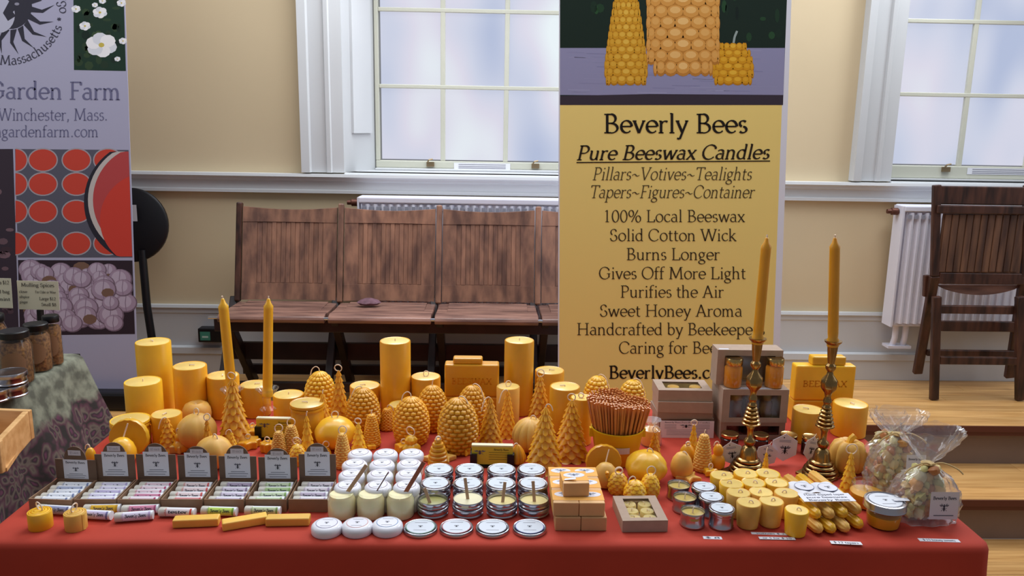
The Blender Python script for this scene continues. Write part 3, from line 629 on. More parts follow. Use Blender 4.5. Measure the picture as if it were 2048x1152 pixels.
# cloth: top sheet with rounded edge and a hanging skirt with gentle folds
def cloth_mesh():
    hx, hy = (TX1-TX0)/2, (TY1-TY0)/2; cxx, cyy = (TX0+TX1)/2, (TY0+TY1)/2; per = []
    cr = .03
    def P_(a):  # rounded rectangle by arc-length fraction
        segs = [(2*hx-2*cr), (2*hy-2*cr)]
        pts = []
        return pts
    n1, n2 = 90, 40; out = []
    for i in range(n1): out.append((-hx+cr+(2*hx-2*cr)*i/n1, -hy, 0, -1))
    for i in range(6): a = -PI/2+PI/2*i/6; out.append((hx-cr+cr*math.cos(a), -hy+cr+cr*math.sin(a), math.cos(a), math.sin(a)))
    for i in range(n2): out.append((hx, -hy+cr+(2*hy-2*cr)*i/n2, 1, 0))
    for i in range(6): a = PI/2*i/6; out.append((hx-cr+cr*math.cos(a), hy-cr+cr*math.sin(a), math.cos(a), math.sin(a)))
    for i in range(n1): out.append((hx-cr-(2*hx-2*cr)*i/n1, hy, 0, 1))
    for i in range(6): a = PI/2+PI/2*i/6; out.append((-hx+cr+cr*math.cos(a), hy-cr+cr*math.sin(a), math.cos(a), math.sin(a)))
    for i in range(n2): out.append((-hx, hy-cr-(2*hy-2*cr)*i/n2, -1, 0))
    for i in range(6): a = PI+PI/2*i/6; out.append((-hx+cr+cr*math.cos(a), -hy+cr+cr*math.sin(a), math.cos(a), math.sin(a)))
    rows = []
    for k_ in (.04, .35, .7): rows.append([(cxx+x*k_, cyy+y*k_, TZ) for x, y, nx, ny in out])
    for dr, z in ((-.024, 0), (-.012, 0), (-.004, -.002), (.001, -.006), (.004, -.014), (.005, -.05), (.01, -.15), (.016, -.3), (.022, -.5), (.026, -.68)):
        r_ = []
        for i, (x, y, nx, ny) in enumerate(out):
            s = -z/.68; corner = 1 if abs(nx*ny) > .01 else 0
            f = s*(.016*math.sin(i*.33)+.012*math.sin(i*.71+1)+.03*corner)
            r_.append((cxx+x+nx*(dr+f), cyy+y+ny*(dr+f), TZ+z))
        rows.append(r_)
    mb = MB(); mb.quadgrid(rows, close_u=True); mb.f.append(tuple(range(len(out))))
    return mb.mesh('cloth')
clo = tag(link('tablecloth', cloth_mesh(), CLOTH), 'rust red tablecloth draped over the long display table', 'tablecloth')

# ================================================================== CANDLES
@lru_cache(None)
def disc_top(r, h, taper=1.0, dish=.0015):
    b = r*taper; return MB().lathe([(0, 0), (b-.002, 0), (b, .002), (r, h-.002), (r-.0012, h), (r-.003, h-dish*.6), (r*.6, h-dish), (0, h-dish)], 48).mesh('candle')
TOP_SHEEN = mat('wax_painted_sheen', (246, 206, 118), .3, sss=.15, ior=1.55, var=.1, vscale=40)  # paler wax: window sheen on the candle tops, painted into the colour
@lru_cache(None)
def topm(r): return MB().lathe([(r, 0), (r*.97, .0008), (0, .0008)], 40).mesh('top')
def add_top_sheen(parent, r, z): return link('sheen_disc', topm(round(r, 4)), TOP_SHEEN, parent, loc=(0, 0, z))  # extra thin disc that carries the painted top sheen
def wick_pts(kind, s, rnd):
    if kind == 'up': return [(0, 0, -.004), (0, 0, .4*s), (.1*s, 0, .7*s)]
    if kind == 'flat': return [(0, 0, -.004), (0, 0, .003)]+[(-.9*s*t*math.cos(a0), .9*s*t*math.sin(a0), .003) for a0 in (rnd.uniform(0, 6),) for t in (.3, .6, 1)]
    if kind == 'curl':
        c = []; a0 = rnd.uniform(-.4, .4); e = rnd.choice((-1, 1))
        for i in range(15): a = -PI/2+i*PI*1.9/14; c.append((e*(.5*s*math.cos(a)+.02*s*i*.3), .1*s*math.sin(a)*e+a0*.02*i*s, .55*s+.5*s*math.sin(a)-.03*s*i*.2))
        return [(0, 0, -.004)]+c
    if kind == 'hang':
        e = rnd.choice((-1, 1)); return [(0, 0, -.004), (e*.1*s, -.05*s, .25*s), (e*.4*s, -.15*s, .3*s), (e*.75*s, -.3*s, 0), (e*1.0*s, -.5*s, -.7*s), (e*1.15*s, -.6*s, -1.4*s)]
    if kind == 'arch':
        e = rnd.choice((-1, 1)); return [(0, 0, -.004), (e*.05*s, 0, .4*s), (e*.35*s, -.05*s, .62*s), (e*.7*s, -.1*s, .35*s), (e*.85*s, -.12*s, -.2*s)]
    if kind == 'loop2':
        return [(0, 0, -.004)]+[(.42*s*math.cos(a*.55-PI/2), -.02*a*s-.1*s, .45*s+.4*s*math.sin(a*.55-PI/2)) for a in range(0, 22)]
def smooth_pts(pts, n=4):
    P_ = [Vector(p) for p in pts]; out = []
    for i in range(len(P_)-1):
        p0, p1, p2, p3 = P_[max(i-1, 0)], P_[i], P_[i+1], P_[min(i+2, len(P_)-1)]
        for k in range(n):
            t = k/n; out.append(.5*((2*p1)+(p2-p0)*t+(2*p0-5*p1+4*p2-p3)*t*t+(3*p1-p0-3*p2+p3)*t**3))
    out.append(P_[-1]); return out
wr = random.Random(21)
def add_wick(parent, z, kind='up', s=.02, r=.0013, rot=None, xy=(0, 0)):
    mb = MB(); mb.tube(smooth_pts(wick_pts(kind, s, wr), 3), r, 6)
    return link('wick', mb.mesh('wick'), WICK, parent, loc=(xy[0], xy[1], z), rot=(0, 0, wr.uniform(-.5, .5) if rot is None else rot))
def spot(px, by, topy, w):
    P_ = T(px, by); s = mpp(P_); r = w*s/2; h = at_y(px, topy, P_.y).z-TZ
    return P_, r, h, s
def pillar(px, topy, w, by, label, M=AMB, wk='flat', groove=False, name='pillar_candle', ws=.016):
    P_, r, h, s = spot(px, by, topy, w); t = thing(name, label, 'candle', P_)
    if groove:
        mb = MB().lathe([(0, 0), (r*.9, 0), (r*.95, .003), (r*.96, h-.022), (r*.9, h-.018), (r*.9, h-.015), (r*1.0, h-.013), (r*1.0, h-.009), (r*.93, h-.008), (r*.93, h-.006), (r, h-.005), (r*.98, h), (r*.9, h-.0015), (0, h-.0015)], 48)
        link('wax_body', mb.mesh('body'), M, t)
    else: link('wax_body', disc_top(round(r, 4), round(h, 4)), M, t)
    add_top_sheen(t, r*.93, h-.0016); add_wick(t, h-.001, wk, ws); return t
pil = [
 (316, 683, 66, 822, 'tallest yellow pillar candle at the left end of the back row', 'flat', 0, WAX),
 (293, 762, 70, 856, 'short wide yellow pillar candle in front of the tall one at far left', 'up', 0, WAX),
 (386, 731, 64, 832, 'yellow pillar candle of middle height, second tall one from the left', 'flat', 0, AMB),
 (450, 750, 62, 830, 'yellow pillar candle standing behind the leaning left taper', 'flat', 0, AMB),
 (513, 768, 58, 828, 'yellow pillar candle just left of the upright taper in glass holder', 'flat', 0, AMB),
 (579, 788, 60, 838, 'low yellow pillar candle right of the upright glass-held taper', 'up', 0, AMB),
 (617, 805, 68, 880, 'wide pillar candle with a ringed rim left of the big pinecones', 'flat', 1, AMB),
 (265, 838, 76, 894, 'squat yellow candle with a ringed rim at the far left of the table', 'flat', 1, WAX),
 (337, 827, 58, 886, 'small plain pillar candle beside the squat ringed one', 'flat', 0, AMB),
 (792, 681, 60, 826, 'tall amber pillar candle left of the wax block, with short upright wick', 'up', 0, AMB),
 (731, 770, 60, 824, 'low amber pillar candle behind a pinecone, left of the tall amber pillar', 'flat', 0, AMB),
 (852, 752, 58, 826, 'amber pillar candle between the tall pillar and the left wax block', 'curl', 0, AMB),
 (1036, 680, 58, 824, 'tall amber pillar candle right of the left wax block', 'up', 0, AMB),
 (1015, 772, 46, 846, 'narrow pale pillar candle with curled wick before the tall right one', 'curl', 0, PALE),
 (1097, 740, 58, 822, 'amber pillar candle with flat top nearest the yellow banner', 'flat', 0, AMB),
 (1127, 772, 60, 862, 'amber pillar candle with a coiled wick lying on its top', 'flat', 0, AMB),
 (1160, 794, 44, 885, 'narrow amber pillar candle touching the yellow straw bucket', 'loop2', 0, AMB),
 (803, 808, 50, 846, 'low round candle half hidden between big pinecone candles', 'up', 0, WAX),
 (1611, 818, 60, 880, 'shorter pillar candle left of the right brass candlestick', 'flat', 0, AMB),
 (1695, 806, 66, 868, 'wide pillar candle right of the right brass candlestick', 'flat', 0, AMB)]
for px, ty, w_, by, lb, wk, gr, M in pil: pillar(px, ty, w_, by, lb, M, wk, bool(gr), ws=.009 if wk == 'up' else .014)

# big moulded shapes
def bump_shell(r, h, rows, cols, prof, amp, kind='knob', sub=6):
    seg = cols*sub; m_ = rows*sub; out = []
    for i in range(m_+1):
        t = i/m_; rr = prof(t)*r; rw = []
        v = t*rows; ri = min(int(v), rows-1); dv = v-ri
        for j in range(seg):
            a = 2*PI*j/seg; u = a*cols/(2*PI)+(.5 if ri % 2 else 0)
            du = (u % 1)-.5
            if kind == 'knob': b = math.sqrt(max(0, 1-(2*du)**2))*math.sqrt(max(0, 1-(2*(dv-.5))**2)); d = amp*b; dz = 0
            elif kind == 'scale': b = math.sqrt(max(0, 1-(2*du)**2)); d = amp*(1-dv)**.7*(.25+.75*b)*min(1, dv*8+.15); dz = -.35*d*b
            else: b = max(0, 1-abs(2*du)**1.6); d = amp*(1-dv)*(.25+.9*b)*min(1, dv*10+.1); dz = -.5*d*b
            k_ = rr/r if kind != 'knob' else min(1, rr/r*1.4)
            q = rr+d*r*(.35+.65*k_)
            out_z = t*h+dz*r*k_
            rw.append((q*math.cos(a), q*math.sin(a), max(0, out_z)))
        out.append(rw)
    return MB().quadgrid(out, close_u=True, cap0=True, cap1=True).mesh(kind)
egg = lambda t: max(.03, (1-.22*((.38-t)/.38)**2) if t < .38 else math.sqrt(max(0, 1-((t-.38)/.625)**2)))
conep = lambda t: max(.04, (.82+.18*min(1, t/.1))*(1-.62*t**1.5) if t < .9 else (1-.62*.9**1.5)*math.sqrt(max(0, 1-((t-.9)/.105)**2)))
treep = lambda t: max(.06, .92*(1-t)**.82+.05)
@lru_cache(None)
def bigcone(k): return bump_shell(.92, 2.6 if k == 0 else 2.2, 13 if k == 0 else 10, 15 if k == 0 else 12, egg, .13, 'knob', 6)
@lru_cache(None)
def slimcone(k): return bump_shell(.88, 3.3, 15, 11, conep, .15, 'knob', 5)
@lru_cache(None)
def smallcone(k): return bump_shell(.85, 2.1, 7, 9, egg, .24, 'scale', 6)
@lru_cache(None)
def treem(k): return bump_shell(.82, 3.4 if k == 0 else 3.8, 10 if k == 0 else 7, 9 if k == 0 else 7, treep, .36, 'leaf', 6)
def shaped(kind, px, topy, w, by, label, M=WAX, wk='hang', ws=1.0, var=0, rot=None):
    P_, r, h, s = spot(px, by, topy, w)
    nm, fn = {'cone': ('pinecone_candle', bigcone), 'slim': ('slim_pinecone_candle', slimcone), 'small': ('small_pinecone_candle', smallcone), 'tree': ('tree_candle', treem)}[kind]
    me = fn(var); z0 = max(v.co.z for v in me.vertices)
    t = thing(nm, label, 'candle', P_, wr.uniform(0, 6))
    link('wax_body', me if not me.materials or me.materials[0] == M else copym(me, M), M, t, scale=(r, r, h/z0))
    add_wick(t, h-.003, wk, (.018 if kind != 'cone' else .026)*ws, rot=(rot or 0)-t.rotation_euler.z)
    return t
_cm = {}
def copym(me, M):
    k = (me.name, M.name)
    if k not in _cm: c_ = me.copy(); c_.materials.clear(); c_.materials.append(M); _cm[k] = c_
    return _cm[k]
for a in [
 ('cone', 642, 743, 64, 836, 'knobbly pinecone candle at the back, left one of the pinecones', WAX, 'arch'),
 ('cone', 727, 776, 68, 864, 'large pinecone candle in front of the low amber pillar', AMB, 'hang'),
 ('cone', 865, 771, 62, 858, 'large pinecone candle directly left of the beeswax blocks', AMB, 'up'),
 ('cone', 823, 794, 73, 884, 'large pinecone candle with drooping wick behind the white jars', AMB, 'arch'),
 ('cone', 916, 796, 81, 900, 'largest pinecone candle, in front of the beeswax blocks', AMB, 'hang'),
 ('cone', 944, 771, 62, 862, 'large pinecone candle behind the largest one, before the wax block', AMB, 'hang'),
 ('slim', 744, 828, 38, 892, 'narrow ridged cone candle between two large pinecones', AMB, 'up'),
 ('slim', 775, 816, 36, 858, 'narrow ridged cone candle with looped wick beside the large pinecone', AMB, 'arch'),
 ('slim', 686, 866, 38, 934, 'slim pale pinecone candle right of the last lip balm box', PALE, 'curl'),
 ('slim', 559, 862, 36, 914, 'pale slim pinecone candle, left of a pair before the card holder', PALE, 'curl'),
 ('slim', 584, 850, 40, 908, 'pale slim pinecone candle, right of a pair before the card holder', PALE, 'curl'),
 ('slim', 1404, 868, 40, 940, 'tall pale slim pinecone candle in front of the bee fact card', PALE, 'up'),
 ('small', 596, 888, 34, 928, 'little bright pinecone candle behind the sixth lip balm box', WAX, 'curl'),
 ('small', 1235, 944, 42, 984, 'small pinecone candle, left of the trio behind the tealight box', WAX, 'loop2'),
 ('small', 1269, 960, 46, 1002, 'small pinecone candle, front of the trio behind the tealight box', WAX, 'arch'),
 ('small', 1299, 947, 40, 992, 'small pinecone candle, right of the trio behind the tealight box', WAX, 'curl'),
 ('cone', 1193, 752, 55, 824, 'round pinecone candle behind the left side of the straw bucket', WAX, 'hang', 1, 1),
 ('cone', 1263, 760, 55, 826, 'round pinecone candle behind the right side of the straw bucket', WAX, 'hang', 1, 1),
 ('tree', 471, 757, 69, 888, 'fir tree candle standing before the leaning left taper', AMB, 'curl'),
 ('tree', 680, 741, 47, 852, 'fir tree candle at the back beside the leftmost pinecone', AMB, 'curl'),
 ('tree', 648, 787, 45, 876, 'fir tree candle just right of the wide ringed pillar', AMB, 'up'),
 ('tree', 980, 796, 52, 888, 'fir tree candle in front of the narrow pale pillar, left of two', AMB, 'hang'),
 ('tree', 1014, 781, 40, 872, 'fir tree candle in front of the tall pillar, right of two', AMB, 'hang'),
 ('tree', 1078, 751, 54, 852, 'fir tree candle at the back between two amber pillars', AMB, 'curl'),
 ('tree', 1088, 815, 78, 936, 'largest fir tree candle, in front near the card holder', AMB, 'arch'),
 ('tree', 1140, 800, 76, 914, 'large fir tree candle left of the yellow straw bucket', AMB, 'curl'),
 ('tree', 338, 836, 43, 898, 'small fir tree candle behind the third lip balm box', AMB, 'hang', .8, 1),
 ('tree', 616, 831, 34, 916, 'small twisted fir candle behind the last lip balm box', WAX, 'up', 1, 1),
 ('tree', 718, 846, 40, 917, 'small fir tree candle right of the round relief ball', WAX, 'curl', .8, 1),
 ('tree', 1308, 862, 31, 914, 'small fir tree candle beside the relief ball, right of the bucket', AMB, 'curl', .8, 1),
 ('tree', 1384, 849, 29, 918, 'small bright fir candle in front of the bee fact card', WAX, 'curl', .8, 1),
 ('tree', 1528, 903, 23, 966, 'tiny fir tree candle before the left brass candlestick', WAX, 'up', 1, 1),
 ('tree', 1695, 906, 36, 984, 'small bright fir candle with looped wick right of the brass candlestick', WAX, 'curl', 1.3, 1),
 ('tree', 418, 838, 31, 915, 'small pointed fir candle between two smooth gourds', AMB, 'curl', .8, 1),
 ('tree', 465, 864, 29, 908, 'small pointed fir candle behind the fourth lip balm box', WAX, 'arch', .8, 1),
]: 
    shaped(*a[:6], a[6], a[7], a[8] if len(a) > 8 else 1, a[9] if len(a) > 9 else 0)

def wax_blob(name, px, topy, w, by, label, M, prof, mod=None, wk='curl', seg=48, ws=.016, squash=1, rot=0):
    P_, r, h, s = spot(px, by, topy, w); t = thing(name, label, 'candle', P_, rot)
    mb = MB().lathe([(a*r, b*h) for a, b in prof], seg, mod=mod); link('wax_body', mb.mesh('body'), M, t)
    if wk: add_wick(t, prof[-1][1]*h-.002, wk, ws)
    return t, r, h
ball = [(math.sin(R(a))*1.0+.0, .5-.5*math.cos(R(a))) for a in range(18, 181, 9)]
ball[-1] = (0, .985)
ribs = lambda n, d: (lambda a, z: 1-d*(1-abs(math.cos(a*n/2)))**1.5)
pump = [(.3, 0), (.75, .03), (.95, .2), (1, .45), (.95, .7), (.78, .9), (.5, .99), (.25, .95), (.12, .86), (0, .86)]
wax_blob('ball_candle', 396, 828, 78, 896, 'pale smooth round gourd candle with a white wick across its top', PALE, ball, ribs(9, .05))
wax_blob('ball_candle', 395, 804, 56, 846, 'pale flat-topped round candle wrapped in clear film behind the gourd', PALE, pump, None, 'flat')
wax_blob('relief_ball_candle', 671, 834, 80, 896, 'round yellow ball candle with raised relief behind the white jars', WAX, ball, lambda a, z: 1+.05*noise.noise((math.cos(a)*2.2, math.sin(a)*2.2, z*60)))
wax_blob('pumpkin_candle', 1060, 836, 74, 904, 'ribbed pale pumpkin candle between the large fir candles', PALE, ball, ribs(12, .1), 'arch')
wax_blob('relief_ball_candle', 1291, 902, 82, 964, 'big yellow ball candle with raised leaf relief right of the bucket', WAX, ball, lambda a, z: 1+.10*noise.noise((math.cos(a)*3, math.sin(a)*3, z*70+3)), 'arch')
t_, r__, h__ = wax_blob('pumpkin_candle', 1692, 880, 74, 940, 'pale ribbed pumpkin candle beside the right brass candlestick', PALE, pump, ribs(8, .16), None)
mb = MB(); mb.tube([(0, 0, h__*.84), (.004, 0, h__*1.05), (.012, 0, h__*1.15)], .007, 8); link('stem', mb.mesh('stem'), WAX, t_)
wax_blob('gourd_candle', 430, 873, 74, 936, 'pale faceted round candle behind the third and fourth lip balm boxes', PALE, ball, ribs(6, .12), 'arch', seg=24)
wax_blob('gourd_candle', 1035, 888, 34, 928, 'small ribbed gourd candle right of the front card holder', AMB, [(.5, 0), (.95, .15), (1, .4), (.7, .7), (.3, .92), (0, 1)], ribs(7, .2), 'hang', ws=.012)
wax_blob('gourd_candle', 1148, 884, 34, 918, 'tiny squash-shaped candle with rolled wick above the soap', AMB, pump, ribs(6, .15), 'loop2', ws=.01)
hive = []
for i in range(7):
    z0 = i/7; rr = (1, .99, .95, .87, .75, .58, .36)[i]; hive += [(rr*.9, z0+.002), (rr, z0+.035), (rr, z0+.10), (rr*.9, z0+.138)]
hive.append((0, .99))
wax_blob('beehive_candle', 876, 878, 40, 930, 'small coiled beehive candle behind the back row of white jars', AMB, hive, None, 'loop2', ws=.012)
wax_blob('beehive_candle', 652, 893, 22, 912, 'tiny beehive candle with a long curled wick above the sixth box', WAX, hive, None, 'curl', ws=.014)
eggp = [(.35, 0), (.8, .08), (.98, .3), (.96, .5), (.78, .75), (.5, .92), (.25, .985), (0, 1)]
wax_blob('egg_candle', 1362, 904, 46, 954, 'smooth pale egg candle left of the open tin candles', PALE, eggp, None, 'hang', ws=.012)
wax_blob('egg_candle', 1373, 888, 34, 930, 'small rounded candle with rolled wick behind the pale egg', AMB, eggp, None, 'loop2', ws=.01)
wax_blob('egg_candle', 183, 895, 22, 930, 'small bright oval candle behind the first and second lip balm boxes', WAX, eggp, None, 'arch', ws=.014)
fig = [(.5, 0), (.9, .05), (1, .2), (.95, .38), (.72, .5), (.55, .56), (.66, .66), (.66, .78), (.45, .9), (.3, .95), (0, .99)]
wax_blob('figure_candle', 1434, 887, 30, 936, 'small gnome-like figure candle left of the hexagonal bee tags', AMB, fig, None, 'arch', ws=.012)
wax_blob('figure_candle', 363, 862, 34, 902, 'little angel figure candle with coiled wick by the pale gourd', AMB, fig, None, 'loop2', ws=.012)
wax_blob('figure_candle', 822, 870, 32, 906, 'small winged figure candle with a big looped wick behind the jars', WAX, fig, lambda a, z: 1+.25*abs(math.cos(a*2.5)), 'curl', ws=.022)
def star(name, px, py, w, label, M, n=6, th=.012, inner=.6, z=0, tilt=0, wk='curl'):
    P_ = T(px, py); s = mpp(P_); r = w*s/2; t = thing(name, label, 'candle', P_+Vector((0, 0, z)), (tilt, 0, wr.uniform(0, 1)))
    pts = []
    for i in range(n*2): a = PI*i/n; q = r if i % 2 == 0 else r*inner; pts.append((q*math.cos(a), q*math.sin(a), 0))
    mb = MB().prism(pts, (0, 0, th)); link('wax_body', mb.mesh('star', False), M, t, bevel=.003)
    if wk: add_wick(t, th, wk, .012)
    return t
star('star_candle', 879, 921, 70, 'flat pale star candle lying behind the back row of tins', PALE, 6, .012, .6, wk='flat')
star('star_candle', 932, 908, 34, 'small bright star candle left of the front card holder', WAX, 5, .016, .55, .0)
star('star_candle', 497, 893, 52, 'yellow snowflake candle lying behind the fifth lip balm box', AMB, 8, .018, .75)
star('star_candle', 505, 868, 46, 'thick rosette candle between the fir candle and the card holder', AMB, 8, .016, .8)
star('star_candle', 536, 902, 34, 'small rosette candle behind the sixth lip balm box', AMB, 8, .022, .75)
star('star_candle', 808, 904, 40, 'small bow-shaped candle with two curled wicks behind the white jars', AMB, 5, .02, .6)
star('star_candle', 742, 897, 28, 'tiny leaf candle with curled wick behind the back left jar', WAX, 5, .012, .6)
star('star_candle', 358, 903, 40, 'pale knot of small candles and wicks behind the third box', PALE, 5, .018, .6)
star('star_candle', 1376, 960, 56, 'flat pale starfish candle behind the open tin candles', PALE, 5, .012, .45, wk='arch')
star('star_candle', 1420, 950, 34, 'flat yellow star candle at the back left corner of the votives', WAX, 5, .014, .55)
def turkey(px, cy, w, by, label, M):
    P_ = T(px, by); s = mpp(P_); r = w*s/2; t = thing('turkey_candle', label, 'candle', P_)
    seg = 40; prof = [(0, -.008), (r*.96, -.008), (r, -.003), (r, .003), (r*.96, .008), (r*.3, .005), (0, .005)]
    mb = MB().lathe(prof, seg, mod=lambda a, z: 1+.015*math.cos(a*18)); link('fan_tail', mb.mesh('fan'), M, t, loc=(0, .012, r), rot=(R(84), 0, 0))
    mb = MB().lathe([(a*r*.70, b*r*1.35) for a, b in eggp], 32); link('body', mb.mesh('body'), PALE if M != WAX else M, t, loc=(0, -r*.62, 0))
    mb = MB().tube(smooth_pts([(0, -r*1.15, r*.45), (0, -r*1.18, r*.8), (0, -r*1.12, r*1.02), (0, -r*1.25, r*.98)]), r*.1, 10); link('head', mb.mesh('head'), AMB, t)
    mb = MB().tube(smooth_pts([(0, -r*.5, r*1.1), (.002, -r*.35, r*1.4), (r*.2, -r*.2, r*1.95)]), .0015, 6); link('wick', mb.mesh('wick'), WICK, t)
turkey(1207, 918, 72, 962, 'turkey-shaped candle with round fan tail in front of the bucket', AMB)
turkey(257, 882, 78, 916, 'turkey-shaped candle with round fan tail behind the second box', WAX)

# ------------------------------------------------------------------ beeswax blocks
def block(label, px0, px1, ptop, pbot, Y, z0, th, letters=False, name='beeswax_block', M=AMB):
    a = at_y(px0, (ptop+pbot)/2, Y); b = at_y(px1, (ptop+pbot)/2, Y); h = at_y((px0+px1)/2, ptop, Y).z-z0
    o = tag(link(name, bx(-(b.x-a.x)/2, (b.x-a.x)/2, 0, th, 0, h), M, bevel=.004, loc=((a.x+b.x)/2, Y, z0)), label, 'beeswax')
    if letters:
        wdt = b.x-a.x; P = Print(lambda u, v, L: (u, -.0006, v)); text(P, 'BEESWAX', 0, h*.4, .022, (222, 140, 28), width=wdt*.74, sy=1, thick=.12, thin=.08, L=0)
        link('embossed_lettering', P.mesh(), None, o)
    return z0+h
Y = T(940, 842).y
z1 = block('lower beeswax block under the embossed one, left stack', 888, 998, 794, 842, Y, TZ, .05)
z2 = block('embossed upright beeswax block in the left stack', 889, 998, 730, 794, Y, z1, .04, True)
block('small beeswax bar lying on top of the left stack', 906, 965, 717, 730, Y+.004, z2, .03, name='beeswax_bar')
Y = T(1645, 846).y
z1 = block('lower beeswax block behind the right brass candlestick', 1586, 1704, 801, 846, Y, TZ, .05, M=WAX)
z2 = block('embossed upright beeswax block behind the right brass candlestick', 1590, 1710, 732, 801, Y, z1, .035, True, M=WAX)
block('small beeswax bar on top of the right hand block', 1625, 1693, 714, 732, Y+.004, z2, .03, name='beeswax_bar', M=WAX)

# ================================================================== TAPERS, CANDLESTICKS
def taper_cand(label, base, top_px, w, M=AMB, kind=0, Yt=None):
    """base: bottom centre point; top_px: pixel of the tip"""
    tip = at_y(*top_px, base.y if Yt is None else Yt); d = tip-base; L = d.length; r = w*mpp(base)/2
    t = thing('taper_candle', label, 'candle', base, d.to_track_quat('Z', 'Y').to_euler())
    mb = MB().lathe([(0, 0), (r*.92, 0), (r*1.12, .002), (r*1.12, .016), (r*.92, .02), (r*1.0, .03), (r*.95, L-.026), (r*.98, L-.02), (r*.55, L-.012), (r*.28, L-.002), (0, L)], 28)
    link('wax_body', mb.mesh('taper'), M, t); add_wick(t, L-.003, 'up', .011, .0016); return t
def glass_holder(px, ptop, by, label):
    P_ = T(px, by); h = at_y(px, ptop, P_.y).z-TZ; s = mpp(P_)
    t = thing('glass_candle_holder', label, 'candle holder', P_)
    mb = MB().lathe([(0, 0), (.030, 0), (.032, .004), (.018, .012), (.010, .022), (.012, h*.45), (.020, h*.52), (.011, h*.6), (.013, h-.018), (.026, h-.002), (.028, h), (.024, h), (.012, h-.012), (.011, h-.024), (0, h-.024)], 20)
    link('holder', mb.mesh('holder', True), GLASS, t); return P_, h
P_, h = glass_holder(469, 777, 868, 'clear glass candle holder behind the fir candle, with leaning taper')
taper_cand('tall yellow taper leaning left in a glass holder', P_+Vector((0, 0, h-.022)), (445, 596), 20, WAX)
P_, h = glass_holder(538, 776, 862, 'clear glass candle holder under the upright taper, behind the yellow cards')
taper_cand('tall yellow taper standing upright in a glass holder', P_+Vector((0, 0, h-.022)), (537, 596), 19, WAX)
BR = [(.0, 0), (1, 0), (1, .008)]
for z, rr in ((.008, 1.0), (.036, .9), (.062, .78), (.088, .64)): BR += [(rr*.9, z+.001), (rr*.98, z+.006), (rr, z+.014), (rr*.96, z+.021), (rr*.86, z+.026)]
BR += [(.5, .118), (.46, .14), (.42, .17), (.34, .195), (.2, .208), (.26, .218), (.32, .238), (.30, .252), (.2, .265), (.15, .275), (.17, .33), (.22, .345), (.2, .36)]
for i in range(6): rr = .50-.05*i; z = .365+i*.027; BR += [(rr*.78, z), (rr, z+.008), (rr, z+.016), (rr*.74, z+.026)]
BR += [(.17, .54), (.23, .555), (.2, .575), (.15, .59), (.2, .62), (.42, .655), (.44, .67), (.44, .71), (.36, .725), (.18, .755), (.15, .775), (.27, .80), (.27, .82), (.17, .835), (.2, .86), (.26, .93), (.28, .97), (.44, .99), (.46, 1), (.27, 1), (.22, .95), (0, .95)]
def candlestick(px, by, ptop, wbase, label, tapx, tl):
    P_ = T(px, by); h = at_y(px+(ptop-by)*-.08*0, ptop, P_.y).z-TZ; r = wbase*mpp(P_)/2
    t = thing('brass_candlestick', label, 'candlestick', P_)
    oct_ = lambda a, z: (1-.07*abs(math.sin(4*a))) if .64*h < z < .73*h or z < .025*h else 1
    mb = MB().lathe([(a*r, b*h) for a, b in BR], 48, mod=oct_); link('stem', mb.mesh('stem'), BRASS, t)
    link('foot_plate', bx(-r*.95, r*.95, -r*.95, r*.95, 0, .005), BRASS, t, rot=(0, 0, R(38)), bevel=.001)
    taper_cand(tl, P_+Vector((0, 0, h*.955)), tapx, 20.5, AMB)
candlestick(1494, 945, 676, 74, 'brass candlestick in front of the kraft honey boxes', (1534, 474), 'tall amber taper leaning right in the left brass candlestick')
candlestick(1640, 950, 681, 72, 'brass candlestick right of the honey boxes, before the wax block', (1670, 474), 'tall amber taper standing upright in the right brass candlestick')

# ================================================================== LIP BALM BOXES AND TUBES
def label_print(fn, kind='balm', extra=None):
    P = Print(fn); P.rect(0, 0, 1, 1, (222, 222, 230), 0)
    if kind == 'balm':
        text(P, 'Beverly Bees', .5, .20, .155, (50, 50, 62), L=1, width=.8, thick=.12, thin=.06)
        bee(P, .5, .50, .24, L=1)
        for v, a in ((.74, .22), (.82, .1), (.92, .16)): P.line([(a, v), (1-a, v)], .022, (110, 110, 124), 1)
    if kind == 'bee': bee(P, .5, .5, .5, L=1)
    return P
BALM = [(232, 236, 244), (222, 218, 240), (236, 216, 226), (240, 226, 228), (226, 216, 234), (214, 228, 196), (236, 228, 236)]
ACC = [(120, 134, 176), (178, 166, 212), (182, 76, 118), (214, 96, 96), (150, 130, 160), (150, 186, 110), (176, 160, 190)]
FLAVTXT = ['pale blue', 'lilac', 'pink-banded', 'red-edged', 'mauve', 'green', 'white and grey']
ORD = ['first', 'second', 'third', 'fourth', 'fifth', 'sixth', 'seventh']
TL, TR_ = .066, .0085
